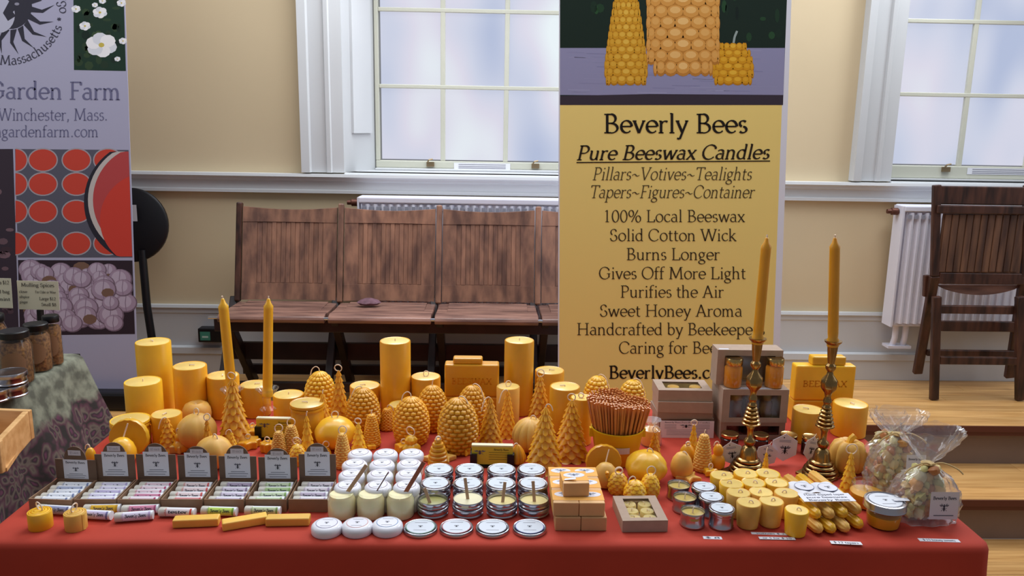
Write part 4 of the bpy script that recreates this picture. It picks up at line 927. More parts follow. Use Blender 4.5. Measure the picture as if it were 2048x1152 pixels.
def tube_obj(label, loc, rz, body, cap_, txt='Beverly Bees', group=None, tilt=0):
    t = thing('lip_balm_tube', label, 'lip balm', loc, (0, tilt, rz), group)
    link('barrel', tube_mesh(0), mat('tube_%d_%d_%d' % cap_, cap_, .3), t)
    link('cap', tube_mesh(1), mat('tube_cap_clear', (214, 210, 200), .2, spec=.6), t)
    P = Print(lambda u, v, L: ((u-.36)*TL*.86, -math.cos(R(-20+v*120))*0-math.sin(R(78-v*110))*-0, 0))
    def fn(u, v, L):
        a = R(150-v*115); rr = TR_+.0003+.00015*L; return ((u-.44)*TL*.78, -rr*math.sin(a-PI/2)*-1*0+rr*math.cos(a)*1, rr*math.sin(a))
    fn2 = lambda u, v, L: ((u-.44)*TL*.78, (TR_+.0003+.00015*L)*math.cos(R(105+v*105)), (TR_+.0003+.00015*L)*math.sin(R(105+v*105)))
    P = Print(fn2)
    for k in range(6): P.rect(0, k/6, 1, (k+1)/6, body, 0); P.rect(0, k/6, .07, (k+1)/6, ACC_CUR[0], 1); P.rect(.93, k/6, 1, (k+1)/6, ACC_CUR[0], 1)
    text(P, txt, .5, .62, .5, (60, 60, 74), L=2, width=.72, thick=.13, thin=.08)
    link('label', P.mesh(), None, t); return t
@lru_cache(None)
def tube_mesh(k):
    rot = Matrix.Rotation(PI/2, 4, 'Y')
    mb = MB().lathe([(0, -TL/2), (TR_, -TL/2), (TR_, TL*.5), (0, TL*.5)] if k == 0 else [(0, -TL*.5-.001), (TR_*.97, -TL*.5-.001), (TR_*1.06, -TL*.49), (TR_*1.06, -TL*.3), (TR_*.9, -TL*.295)], 18)
    mb.v = [tuple(rot @ Vector(v)) for v in mb.v]; return mb.mesh('tube')
ACC_CUR = [(100, 100, 100)]
fx = [(57, 147), (149, 234), (236, 320), (323, 406), (409, 489), (492, 574), (577, 656)]
HD = ['box', 'box']
for i, (a, b) in enumerate(fx):
    by = 1024+(-1 if i < 3 else 0)
    pa, pb = T(a, by), T(b, by); wd = (pb.x-pa.x)-.001; yf = pa.y; cx_ = (pa.x+pb.x)/2
    hz = at_y((a+b)/2, 999, yf).z-TZ
    yb = at_z((a+b)/2, 957, TZ+hz).y; D = yb-yf
    ztop = at_y((a+b)/2, (918, 908, 908, 910, 912, 914, 908)[i], yb).z-TZ; zarc = at_y((a+b)/2, (892, 884, 886, 892, 890, 896, 886)[i], yb).z-TZ
    t = thing('lip_balm_box', ORD[i]+' kraft display box from the left, holding %s lip balm tubes' % FLAVTXT[i], 'display box', (cx_, yf, TZ), R(-4) if i == 0 else 0)
    th = .0018; mb = MB()
    mb.box(-wd/2, wd/2, 0, D, 0, th).box(-wd/2, wd/2, 0, th, th, hz).box(-wd/2, wd/2, D-th, D, th, hz).box(-wd/2, -wd/2+th, th, D-th, th, hz).box(wd/2-th, wd/2, th, D-th, th, hz)
    link('tray', mb.mesh('tray', False), KRAFT, t)
    hd = [(-wd/2, hz), (wd/2, hz), (wd/2, ztop)]; rr = 23*mpp((cx_, yb, 1)); 
    hd += [(rr*math.cos(R(an)), ztop+(zarc-ztop)*math.sin(R(an))) for an in range(0, 181, 12)]+[(-wd/2, ztop)]
    mb = MB().prism([(x, D-th, z) for x, z in hd], (0, th, 0)); hp = link('header_card', mb.mesh('header', False), mat('kraft_card_dark', (118, 92, 74), .85, var=.1, vscale=60), t)
    lw = 51*mpp((cx_, yb, 1)); l0 = ztop+(.006 if i != 0 else 0); lh = min(l0-hz-.001, .052)
    P = label_print(lambda u, v, L: (-lw/2+u*lw, D-th-.0005-.0002*L, l0-v*lh), 'balm'); link('label', P.mesh(), None, t)
    P = Print(lambda u, v, L: (-.013+u*.026, D-th-.0006-.0002*L, ztop+(zarc-ztop)*.72-v*.011)); P.rect(0, 0, 1, 1, (206, 200, 206), 0); text(P, '$5 each', .5, .72, .62, (150, 146, 156), L=1, width=.7, thick=.09); link('price_sticker', P.mesh(), None, t)
    ACC_CUR[0] = ACC[i]; n = 4 if i in (3, 4, 5, 6) else 5
    for k in range(n):
        y = yf+.013+k*(D-.028)/(n-1); x = cx_+((k*7+i*3) % 5-2)*.0015+.002
        if i == 0: x += (y-yf)*.07
        body = mixc(BALM[i], ACC[i], .55 if (k+i) % 4 == 3 else .06)
        o_ = tube_obj('%s lip balm tube, %s, inside the %s box from the left' % (FLAVTXT[i], ('frontmost', 'second from front', 'third from front', 'fourth from front', 'rearmost fifth')[k], ORD[i]), (x, y, TZ+max(TR_+.003, hz-TR_*1.1)), wr.uniform(-.03, .03), body, mixc(BALM[i], (255, 255, 255), .3))
# loose tester tubes before the boxes
for px, py, rz, c_, a_, lb in [(112, 1028, -6, (150, 160, 200), (100, 110, 160), 'blue-grey tester lip balm tube lying before the first box'),
    (207, 1026, 3, (222, 176, 50), (200, 150, 30), 'yellow tester lip balm tube before the second box'),
    (190, 1038, -5, (206, 200, 236), (120, 120, 170), 'lilac tester lip balm tube in front of the yellow one'),
    (283, 1027, 5, (216, 140, 168), (170, 80, 120), 'rose pink tester lip balm tube before the third box'),
    (270, 1041, 10, (226, 218, 238), (190, 170, 210), 'pale lilac lip balm tube lying askew in front of the pink one'),
    (356, 1033, -2, (232, 222, 226), (210, 80, 70), 'lip balm tube with red-edged label written tester'),
    (440, 1031, -3, (196, 226, 110), (120, 170, 60), 'lime green tester lip balm tube before the fifth box'),
    (527, 1030, -1, (200, 214, 176), (130, 160, 90), 'pale green tester lip balm tube before the sixth box')]:
    ACC_CUR[0] = a_; p = T(px, py); tube_obj(lb, (p.x, p.y, TZ+TR_*1.06), R(rz), c_, mixc(c_, (230, 230, 230), .5), 'tester' if 'written tester' in lb else 'Beverly Bees')

# rolled votives and wax bars at the front left
def rolled(px, topy, w, by, label, M):
    P_, r, h, s = spot(px, by, topy, w); t = thing('rolled_candle', label, 'candle', P_, wr.uniform(0, 3))
    mb = MB().lathe([(0, 0), (r*.97, 0), (r, .001), (r, h-.001), (r*.97, h), (r*.9, h), (r*.88, h-.003), (r*.85, h), (r*.7, h+.001), (r*.68, h-.002), (r*.64, h+.001), (r*.45, h+.002), (r*.43, h-.001), (r*.4, h+.002), (0, h+.002)], 36, mod=lambda a, z: 1+.03*math.sin(a*.5))
    link('wax_body', mb.mesh('body'), M, t); mb = MB().box(-.001, .004, -r-.0012, -r+.001, .001, h-.001); link('sheet_edge', mb.mesh('edge', False), M, t)
    add_wick(t, h, 'curl', .017); return t
rolled(82, 1022, 44, 1054, 'small rolled beeswax votive at the front left corner, brighter one', WAX)
rolled(153, 1024, 41, 1056, 'small pale rolled beeswax votive right of the brighter one', PALE)
def bar_(px, py, L, wpx, rz, label, hgt=.016):
    p = T(px, py); s = mpp(p); ln = L*s; tag(link('beeswax_bar', bx(-ln/2, ln/2, -wpx/2, wpx/2, 0, hgt), mat('wax_bar', (240, 190, 84), .42, sss=.3, var=.08, vscale=30), bevel=.0025, loc=(p.x, p.y, TZ+.0003), rot=(0, 0, R(rz))), label, 'beeswax')
bar_(394, 1050, 88, .022, 6, 'small beeswax bar in front, leftmost of the three')
bar_(490, 1051, 86, .022, 22, 'small beeswax bar in front, middle of three, set at an angle')
bar_(577, 1048, 86, .022, 3, 'small beeswax bar in front, nearest the white lids')

# ================================================================== WHITE JARS
def round_print(r, z, ring=(150, 130, 150), base=(226, 226, 236), b=.8, inner=.82, txt=True):
    P = Print(lambda u, v, L: (u*r, -v*r, z+.0003+.0002*L)); P.disc(0, 0, inner, inner, ring, 0, 28); P.disc(0, 0, inner-.05, inner-.05, base, 1, 28)
    bee(P, 0, 0, b*.5, (50, 50, 60), 2)
    if txt:
        for k in (-1, 1): P.line([(-.4, k*.48), (.4, k*.48)], .05, (150, 150, 160), 2)
    return P
@lru_cache(None)
def lidm(r, h): return MB().lathe([(r*.95, 0), (r, .002), (r, h*.55), (r*.97, h*.75), (r*.86, h*.93), (r*.7, h), (0, h)], 40).mesh('lid')
@lru_cache(None)
def jarm(r, h): return MB().lathe([(0, 0), (r*.94, 0), (r, .003), (r, h-.012), (r*.93, h-.009), (r*.9, h), (r*.84, h), (r*.84, h-.01), (0, h-.012)], 40).mesh('jar')
MILK = mat('milky_glass_cream', (236, 230, 206), .3, coat=.5)
rows = [(905, (720, 771, 823)), (926, (709, 764, 819)), (947, (703, 760, 817)), (970, (695, 756, 813))]
ri = ['back', 'second', 'third', 'front']; ci = ['left', 'middle', 'right']
JR, JH, LH = .0262, .034, .017
for k, (y, xs_) in enumerate(rows):
    for c_, x in enumerate(xs_):
        p = T(x, y, TZ+JH+LH-.001)
        t = thing('cream_jar', 'closed white-lidded cream jar, %s row, %s column of the block' % (ri[k], ci[c_]), 'jar', (p.x, p.y, TZ))
        link('jar_body', jarm(JR*.96, JH+.005), MILK, t); l_ = link('lid', lidm(JR, LH), WHITE, t, loc=(0, 0, JH))
        link('label', round_print(JR*.85, LH, b=.62).mesh(), None, l_)
for c_, (x, lbs) in enumerate(((684, ('left', 'pale wooden stick leaning right in the left open cream jar')), (742, ('middle', 'thin dark stick in the middle open cream jar')), (801, ('right', 'reddish wooden stick leaning right in the right open cream jar')))):
    r = .0268; h = .050; p = T(x, 1030)
    t = thing('cream_jar', 'open glass jar of pale cream, %s of the three in front' % lbs[0], 'jar', p)
    mb = MB().lathe([(0, .001), (r*.93, .001), (r*.97, .004), (r*.97, h-.016), (r*.86, h-.010), (r*.83, h-.006), (0, h-.006)], 36); link('cream', mb.mesh('cream'), mat('pale_cream', (238, 226, 178), .45, sss=.2), t)
    mb = MB().lathe([(r*.9, 0), (r, .003), (r, h-.015), (r*.9, h-.011), (r*.9, h-.008), (r*.93, h-.007), (r*.9, h-.004), (r*.9, h), (r*.86, h), (r*.84, h-.012)], 36); link('glass', mb.mesh('glass'), GLASS, t)
    tip = ((733, 930), (777, 944), (848, 924))[c_]; q = at_y(*tip, p.y+.01); a = Vector((p.x+.004, p.y, TZ+h-.014)); wd_ = (.0055, .0016, .006)[c_]
    a = a+(a-q).normalized()*-.0
    o = MB(); o.bar(a, q, wd_*1.35, .0018); tag(link('wooden_stick', o.mesh('stick', False), mat(('birch_stick', 'dark_stick', 'red_stick')[c_], ((196, 160, 126), (104, 74, 66), (158, 94, 70))[c_], .6), bevel=.0006), lbs[1], 'stick')
for c_, x in enumerate((654, 715, 775)):
    p = T(x, 1064-c_); r = .0285; t = thing('jar_lid', 'white lid lying before the open cream jars, %s one' % ci[c_], 'lid', p)
    l_ = link('lid', lidm(r, .018), WHITE, t); link('label', round_print(r*.85, .018, ((150, 140, 170), (214, 160, 160), (120, 150, 190))[c_], b=.6).mesh(), None, l_)

# ================================================================== SILVER TINS
@lru_cache(None)
def tinm(r, h, open_): 
    p = [(0, 0), (r*.94, 0), (r*.99, .0015), (r, .004), (r*.95, .006), (r*.94, h-.008), (r*.97, h-.006), (r*.97, h-.001), (r*.955, h)]
    p += [(r*.93, h-.001), (r*.93, h-.0115), (0, h-.0115)] if open_ else [(0, h)]
    return MB().lathe(p, 40).mesh('tin')
@lru_cache(None)
def tlidm(r, h): return MB().lathe([(r*.97, 0), (r, .001), (r, h-.0025), (r*.98, h-.0005), (r*.95, h), (r*.9, h-.001), (0, h-.001)], 44).mesh('tin_lid')
RT, HT, HL = .0305, .0135, .007
def tin(label, p, z, ring=(120, 90, 90), r=RT, h=HT, hl=HL, closed=True, fill=None, ld=True):
    t = thing('salve_tin', label, 'tin', (p.x, p.y, z), wr.uniform(-.2, .2))
    link('tin_body', tinm(r*.97, h, not closed), TIN, t)
    if closed:
        l_ = link('lid', tlidm(r, hl), TIN, t, loc=(0, 0, h-hl*.35)); link('label', round_print(r*.93, hl, ring, (206, 214, 224), b=.55, inner=.93).mesh(), None, l_)
    if fill:
        M, dz, rr_ = fill; mb = MB().lathe([(rr_*r*.92, h-.0125), (rr_*r*.92, h-dz-.002), (rr_*r*.8, h-dz), (0, h-dz)], 32, mod=lambda a, z: 1+.03*math.sin(a*3)); link('salve', mb.mesh('salve'), M, t)
    return t
cols = ['first', 'second', 'third', 'fourth']; H2 = HT+HL*.65
for k, (y, xs_) in enumerate(((938, (878, 939, 1003, 1063)), (966, (871, 936, 1002, 1066)))):
    for c_, x in enumerate(xs_):
        p = T(x, y, TZ+2*H2)
        for lv, nm_ in ((0, 'lower'), (1, 'upper')):
            tin('closed silver tin with bee label, %s row, %s column, %s of its stack' % (('back', 'middle')[k], cols[c_], nm_), p, TZ+lv*(H2+.0002))
FILLS = [(mat('green_salve', (150, 146, 84), .4), .008, .98), (mat('cream_salve', (226, 218, 182), .5), .001, 1.0), (mat('yellow_salve', (214, 196, 132), .5), .007, .95), (mat('yellow_salve', (214, 196, 132), .5), .006, .98)]
for c_, x in enumerate((866, 936, 1004, 1068)):
    p = T(x, 996, TZ+H2+HT)
    tin('closed silver tin under the %s open tester tin, front row' % cols[c_], p, TZ)
    tin('open silver tin of %s, %s of the front row' % (('greenish salve', 'cream-coloured salve', 'yellow salve', 'yellow salve')[c_], cols[c_]), p, TZ+H2+.0002, closed=False, fill=FILLS[c_])
    a = Vector((p.x+.001, p.y-.004, TZ+H2+HT-.010)); tip = ((849, 976), (930, 956), (1010, 964), (1066, 962))[c_]; q = at_y(*tip, p.y+.004)
    if c_ == 0: a.x -= .006; 
    o = MB(); o.bar(a, q, .0062, .0018); tag(link('wooden_stick', o.mesh('stick', False), mat('birch_stick', (196, 160, 126), .6), bevel=.0005), 'short wooden stick standing in the %s open tin' % cols[c_], 'stick')
for c_, x in enumerate((841, 913, 985, 1059)):
    p = T(x, 1061-.5*(c_ == 1)); t = thing('tin_lid', 'silver tin lid with bee label lying in front, %s from the left' % cols[c_], 'lid', p)
    l_ = link('lid', tlidm(.0315, .008), TIN, t); link('label', round_print(.029, .008, ((120, 160, 140), (170, 80, 90), (90, 90, 100), (80, 90, 150))[c_], (210, 216, 226), b=.55, inner=.93).mesh(), None, l_)

# ================================================================== SOAPS
SOAP = mat('oat_soap', (222, 174, 122), .5, sss=.15, var=.06, vscale=40); BAND = mat('orange_paper_band', (232, 170, 84), .7)
def soap(label, x, y, z, wd, dp, hh, rz=0, band=True, flap=False):
    t = thing('soap_bar', label, 'soap', (x, y, z), rz); link('soap', bx(-wd/2, wd/2, -dp/2, dp/2, 0, hh), SOAP, t, bevel=.0015)
    if band:
        bd = link('paper_band', bx(-wd/2-.0004, wd/2+.0004, -dp*.30, dp*.5, hh*.0+.002, hh+.0005), BAND, t)
        P = Print(lambda u, v, L: (-wd*.42+u*wd*.84, dp*.38-v*dp*.42, hh+.0007+.0002*L)); P.disc(.5, .5, .5, .5, (220, 220, 230), 0, 20); bee(P, .5, .45, .5, (110, 120, 140), 1); link('label', P.mesh(), None, bd)
    if flap: mb = MB().prism([(-wd*.45, -dp*.28, hh+.001), (0, -dp*.34, hh+.004), (0, -dp*.2, hh+.004), (-wd*.4, -dp*.16, hh+.001)], (0, 0, .0004)); link('price_flap', mb.mesh('flap', False), PAPER, t)
wd, dp, hh = .049, .052, .027
yf = T(1160, 1062).y
for L_, dx in ((0, 0), (1, -.004)):
    for rw in range(3):
        for sx in (0, 1):
            x0 = at_y((1136, 1188)[sx], 1048, yf).x+dx; 
            soap('oat-coloured soap bar, %s layer, %s row, %s side of the soap stack' % (('bottom', 'upper')[L_], ('front', 'middle', 'back')[rw], ('left', 'right')[sx]), x0+rw*.0005, yf+dp/2+rw*(dp+.001)+(0 if L_ == 0 else .004), TZ+L_*(hh+.0003), wd-.0015, dp, hh, 0, L_ == 1)
p = at_y(1151, 985, yf+.03); soap('single soap bar on top of the soap stack with a white price flap', p.x, yf+dp*1.05, TZ+2*hh+.001, wd, dp, hh, R(3), True, True)

# ================================================================== GIFT BOXES WITH WINDOWS
def window_box(label, wd, dp, hh, loc, rz, win, cat='gift box', M=KRAFTL, top=True, name='gift_box', rot=None):
    """box with a real opening in its top (or front) filled by film; win = inset"""
    t = thing(name, label, cat, loc, rot if rot else rz); e = .0015
    if top:
        i0, i1, j0, j1 = -wd/2+win[0], wd/2-win[0], -dp/2+win[1], dp/2-win[1]; mb = MB()
        mb.box(-wd/2, wd/2, -dp/2, dp/2, 0, e).box(-wd/2, wd/2, -dp/2, -dp/2+e, e, hh).box(-wd/2, wd/2, dp/2-e, dp/2, e, hh).box(-wd/2, -wd/2+e, -dp/2+e, dp/2-e, e, hh).box(wd/2-e, wd/2, -dp/2+e, dp/2-e, e, hh)
        link('tray', mb.mesh('tray', False), M, t); mb = MB(); h0 = hh
        mb.box(-wd/2, wd/2, -dp/2, j0, h0, h0+e).box(-wd/2, wd/2, j1, dp/2, h0, h0+e).box(-wd/2, i0, j0, j1, h0, h0+e).box(i1, wd/2, j0, j1, h0, h0+e); link('lid', mb.mesh('lid', False), M, t)
        link('window_film', bx(i0-.002, i1+.002, j0-.002, j1+.002, h0-.001, h0-.0005), FILM, t)
    else:
        i0, i1, j0, j1 = -wd/2+win[0], wd/2-win[0], win[1], hh-win[2]; mb = MB(); y = -dp/2
        mb.box(-wd/2, wd/2, y, dp/2, 0, e).box(-wd/2, wd/2, y, dp/2, hh-e, hh).box(-wd/2, wd/2, dp/2-e, dp/2, e, hh-e).box(-wd/2, -wd/2+e, y, dp/2-e, e, hh-e).box(wd/2-e, wd/2, y, dp/2-e, e, hh-e)
        link('carton', mb.mesh('carton', False), M, t); mb = MB()
        mb.box(-wd/2, wd/2, y-e, y, 0, j0).box(-wd/2, wd/2, y-e, y, j1, hh).box(-wd/2, i0, y-e, y, j0, j1).box(i1, wd/2, y-e, y, j0, j1); link('front_panel', mb.mesh('front', False), M, t)
        link('window_film', bx(i0-.001, i1+.001, y+.0003, y+.0008, j0-.001, j1+.001), FILM, t)
    return t
p0, p1 = T(1240, 1064), T(1331, 1064); wd = p1.x-p0.x; hh = at_y(1285, 1043, p0.y).z-TZ; yb = at_z(1278, 993, TZ+hh).y; dp = yb-p0.y; c_ = Vector(((p0.x+p1.x)/2+.002, p0.y+dp/2, TZ+.0003))
window_box('flat kraft box with six tealights under its window, front centre', wd, dp, hh, c_, R(2), (wd*.2, dp*.12))
for i in range(6):
    x = c_.x+(-.5+(i % 2))*.030; y = c_.y+(-1+i//2)*dp*.27; t = thing('tealight', 'pale tealight inside the windowed box, %s row, %s side' % (('front', 'middle', 'back')[i//2], ('left', 'right')[i % 2]), 'candle', (x, y, TZ+.002))
    link('wax_body', disc_top(.0135, round(hh-.006, 4)), mat('wax_tealight', (246, 222, 150), .4, sss=.2), t); add_wick(t, hh-.0065, 'flat', .008, .0008)

# tin candles
TC = mat('olive_wax', (186, 160, 84), .35)
for px, py, i in ((1358, 968, 0), (1370, 992, 1), (1386, 1020, 2)):
    h = .030; p = T(px, py, TZ+h); t = tin('open tin candle with olive wax and wick, %s of three' % ('back', 'middle', 'front')[i], p, TZ, r=.0245, h=h, closed=False, fill=(TC, .006, .98))
    add_wick(t, h-.006, 'up', .018, .0012)
for px, py, i in ((1408, 972, 0), (1423, 992, 1), (1444, 1015, 2)):
    p = T(px, py, TZ+.038); tin('closed tin candle with bee label on the lid, %s of three' % ('back', 'middle', 'front')[i], p, TZ, r=.0245, h=.031, hl=.010)

# votives
vot = [(1444, 950, WAX), (1492, 946, WAX), (1536, 946, WAX), (1463, 966, WAX), (1507, 964, WAX), (1553, 964, WAX), (1477, 984, PALE), (1522, 983, PALE), (1573, 985, WAX), (1498, 1004, WAX), (1543, 1001, WAX), (1594, 1019, WAX)]
vl = ['back row, left', 'back row, middle', 'back row, right', 'second row, left', 'second row, middle', 'second row, right by the rolled tapers', 'third row, pale, left', 'third row, pale, middle', 'third row, right', 'front row, left', 'front row, middle', 'front row, right, standing forward']
for (px, py, M), lb in zip(vot, vl):
    h = .049; p = T(px, py, TZ+h); r = 24.0*mpp(p); t = thing('votive_candle', 'yellow beeswax votive candle, '+lb, 'candle', (p.x, p.y, TZ))
    link('wax_body', disc_top(round(r, 3), h, .84), M, t); add_top_sheen(t, r*.9, h-.0016); add_wick(t, h-.002, 'arch', .010, .0012)

# fluted short tapers under paper bands
def fl_mesh():
    rows = []
    L = .135
    for z in (0, .002, .006, .02, .06, .10, L-.004, L):
        rr = {0: .35, .002: .65, .006: .9}.get(z, 1.0) if z < .01 else (1 if z < L-.001 else .7)
        rows.append([(.0108*rr*(1+.07*math.cos(8*a_))*math.cos(a_), z, .0108*rr*(1+.07*math.cos(8*a_))*math.sin(a_)) for a_ in [2*PI*j/48 for j in range(48)]])
    return MB().quadgrid(rows, close_u=True, cap0=True, cap1=True).mesh('fluted')
FM = fl_mesh(); FM2 = copym(FM, PALE)
zu = TZ+.0118*3
up_ = [(1637, 1036), (1664, 1036), (1691, 1034), (1718, 1027)]; lo_ = [(1641, 1065), (1667, 1065), (1695, 1063), (1722, 1056)]
dirv = T(1594, 955, zu)-T(1691, 1034, zu); rz = math.atan2(-dirv.x, dirv.y); L0 = dirv.length
for i in range(4):
    for lv, (px, py) in ((0, lo_[i]), (1, up_[i])):
        z = TZ+.0118+lv*.0205; p = T(px, py-4, z); 
        t = thing('fluted_taper', 'short fluted taper candle, %s layer, %s from the left' % (('lower', 'upper')[lv], cols[i]), 'candle', p, rz)
        o = link('wax_body', FM if (i+lv) % 2 else FM2, WAX, t); o.scale = (1.0, L0*.97/.135, 1.0)
def slip(label, px, py, w_, h_, lines, rz=0, z=TZ, size=None, name='price_slip', cat='price tag', rot=None, col=(226, 226, 236)):
    p = T(px, py, z); t = thing(name, label, cat, (p.x, p.y, z), rot if rot else (0, 0, rz)); link('card', bx(-w_/2, w_/2, -h_/2, h_/2, 0, .0006), PAPER if name == 'price_slip' else mat('card_'+name, col, .7), t)
    P = Print(lambda u, v, L: (-w_/2+u*w_, h_/2-v*h_, .0007+.0001*L))
    for k, s_ in enumerate(lines): text(P, s_, .5, (k+.78)/len(lines), .8/len(lines), (80, 80, 96), L=1, width=.8, thick=.12, thin=.07)
    link('writing', P.mesh(), None, t); return t
wrd = Vector((dirv.x, dirv.y, 0)).normalized()
for k, (px, py, lb) in enumerate(((1608, 976, 'left'), (1655, 978, 'right'))):
    p = T(px, py, zu+.0115); mb = MB(); rows = []
    for i in range(13): u = -.026+.052*i/12; z = .0018*abs(math.sin(PI*(i/12)*2))-.0025*(abs(u)/.026)**4*2; rows.append([(u, -.026, z), (u, .026, z), (u, .026, z+.0004), (u, -.026, z+.0004)])
    mb.quadgrid(rows, close_u=True, cap0=True, cap1=True)
    t = thing('paper_band', 'white paper band with bee print across the tapers, %s one' % lb, 'paper band', (p.x, p.y, zu+.0125), rz); link('sheet', mb.mesh('sheet'), PAPER, t)
    P = Print(lambda u, v, L: (u*.02, -v*.02, .003+.0001*L)); P.disc(0, 0, .95, .9, (90, 100, 140), 0, 24); P.disc(0, 0, .9, .85, (222, 222, 232), 1, 24); bee(P, 0, 0, .55, L=2); link('print', P.mesh(), None, t)
slip('white printed card lying across the upper tapers', 1653, 995, .100, .034, ['Hand dipped taper', 'pure beeswax', 'Beverly Bees'], R(2), zu+.017, name='info_card', cat='card')
slip('tiny white price slip in front of the tin candles', 1425, 1076, .034, .010, ['$ 8'], R(-3))
slip('white votive price slip, upper of two overlapping', 1549, 1068, .086, .008, ['votives $ 2.50'], R(-3))
slip('white votive price slip, lower of two overlapping', 1554, 1077, .066, .009, ['or 5 for $ 10'], R(-2), TZ+.001)
slip('white price slip in front of the fluted tapers', 1692, 1086, .056, .011, ['$ 12 tapers'], R(-4))
slip('white price slip in front of the gift bags', 1878, 1081, .074, .011, ['$ 15 honey sweets'], R(-3))

# mason jars
def mason(label, px, by, topy, w_, closed):
    P_, r, h, s = spot(px, by, topy, w_); t = thing('mason_jar', label, 'jar', P_); hb = h-.012 if closed else h; rl_ = r; r = r*(.86 if closed else .95)
    mb = MB().lathe([(0, .003), (r*.84, .003), (r*.86, .006), (r*.93, hb*.55), (r*.93, hb*.62), (0, hb*.62)], 36); link('wax_fill', mb.mesh('fill'), AMB, t)
    mb = MB().lathe([(r*.8, 0), (r*.9, .003), (r*.96, hb*.6), (r*.95, hb*.78), (r*.88, hb*.86), (r*.9, hb*.9), (r*.88, hb), (r*.84, hb), (r*.84, hb*.85)], 36); link('glass', mb.mesh('glass'), GLASS, t)
    if closed:
        r = rl_; l_ = link('lid', MB().lathe([(r*1.0, 0), (r*1.02, .001), (r*1.0, .003), (r*1.0, .012), (r*.98, .0145), (r*.9, .015), (r*.88, .0135), (0, .0135)], 40).mesh('lid'), TIN, t, loc=(0, 0, h-.014)); link('label', round_print(r*.85, .0138, (130, 130, 140), (222, 226, 234), b=.5, inner=.95).mesh(), None, l_)
        P = Print(lambda u, v, L: (r*.35+u*.03, -.008+v*.012, .0165+.0001*L)); P.rect(0, 0, 1, 1, (226, 226, 234), 0); link('sticker', P.mesh(), None, l_)
    else:
        add_wick(t, hb*.62, 'up', .008)
    return t
mason('mason jar candle with silver lid in front of the gift bags', 1765, 1050, 1000, 80, True)
mason('open mason jar candle without lid behind the closed one', 1731, 1010, 966, 72, False)

# ================================================================== BUCKET OF STRAWS
P_, r, h, s = spot(1232, 918, 853, 104); bu = thing('bucket', 'yellow bucket with a blank white label holding the honey straws', 'bucket', P_)
YEL = mat('yellow_painted_metal', (236, 196, 30), .35)
mb = MB().lathe([(0, 0), (r*.78, 0), (r*.8, .002), (r*.98, h-.003), (r*1.01, h-.001), (r*1.01, h+.001), (r*.98, h+.001), (r*.95, h-.004), (r*.77, .003), (0, .003)], 48); link('pail', mb.mesh('pail'), YEL, bu)
for e in (-1, 1): link('ear', bx(-.004, .004, -.006, .006, 0, .02), YEL, bu, loc=(e*r*1.0, 0, h-.022))
P = Print(lambda u, v, L: ((r*.93+.0006)*math.sin(R(-18+u*40)), -(r*.93+.0006+.0002*L)*math.cos(R(-18+u*40)), h*.62-v*.014))
for k in range(6): P.rect(k/6, 0, (k+1)/6, 1, (224, 214, 218), 0)
link('label', P.mesh(), None, bu)
STR = clear_mat('honey_straw', (.78, .36, .12), .25, .15); STR2 = mat('honey_filling', (200, 128, 70), .25, sss=.2, coat=.5)
LS = .135; rnd = random.Random(4); NS = 290; PX_ = s
ms = MB().lathe([(0, 0), (.0022, .002), (.0025, .006), (.0025, LS-.008), (.0019, LS-.003), (.0026, LS-.001), (0, LS)], 6).mesh('straw')
hs = at_y(1232, 800, P_.y).z-TZ
for i in range(NS):
    f = math.sqrt((i+.5)/NS); an = i*2.39996; bx_, by_ = r*.66*f*math.cos(an), r*.66*f*math.sin(an)
    wv_ = .008*noise.noise((bx_*50, by_*50, 2))
    top = Vector((P_.x+bx_*1.84, P_.y+by_*1.7, TZ+hs+wv_+rnd.uniform(-.002, .002)+(-.014*max(0, bx_/r*1.5))+.006))
    bot = Vector((P_.x+bx_, P_.y+by_, TZ+.005)); d = top-bot
    o = link('honey_straw', ms, STR2, None, loc=bot, rot=d.to_track_quat('Z', 'Y').to_euler(), scale=(1, 1, d.length/LS))
    tag(o, 'amber honey straw standing in the yellow bucket', 'straw', 'honey straws in the yellow bucket')

# small film-wrapped votive right of the bucket
P_, r, h, s = spot(1301, 888, 850, 42); t = thing('wrapped_candle', 'small amber candle wrapped in clear film right of the bucket', 'candle', P_)
link('wax_body', disc_top(round(r*.9, 3), round(h*.8, 3)), AMB, t)
mb = MB().lathe([(r, 0), (r*1.02, h*.5), (r*.98, h*.82), (r*.4, h*.95), (r*.25, h), (r*.9, h*1.3)], 26, mod=lambda a, z: 1+.10*noise.noise((math.cos(a)*3, math.sin(a)*3, z*90))); link('film', mb.mesh('film'), CELLO, t)

# ================================================================== KRAFT BOXES, HONEY JARS, TAGS
def fbox(label, x0, x1, ptop_front, pbot, Y, z0, dp, win, **k):
    a, b = at_y(x0, pbot, Y), at_y(x1, pbot, Y); hh = at_y((x0+x1)/2, ptop_front, Y).z-z0
    window_box(label, b.x-a.x, dp, hh, ((a.x+b.x)/2, Y+dp/2, z0), 0, win, top=False, **k); return z0+hh, (a.x+b.x)/2, b.x-a.x
YB_ = T(1500, 882).y
zA, cA, wA = fbox('kraft window box at the bottom of the honey stack, in shadow', 1438, 1566, 842, 896, YB_+.01, TZ, .085, (.014, .012, .012))
zB, cB, wB = fbox('kraft window box in the middle of the honey stack with price strip', 1442, 1573, 779, 840, YB_, zA+.0004, .095, (.018, .012, .014))
zC, cC, wC = fbox('kraft window box on top of the honey stack', 1432, 1562, 700, 755, YB_+.035, zB+.0004, .05, (.018, .008, .014))
P = Print(lambda u, v, L: (cB-.05+u*.105, YB_+.012-v*.008, zB+.0006+.0001*L)); P.rect(0, 0, 1, 1, (216, 216, 230), 0); text(P, 'Raw honey gift set three jars $ 20', .5, .75, .8, (90, 90, 110), L=1, width=.9, thick=.12)
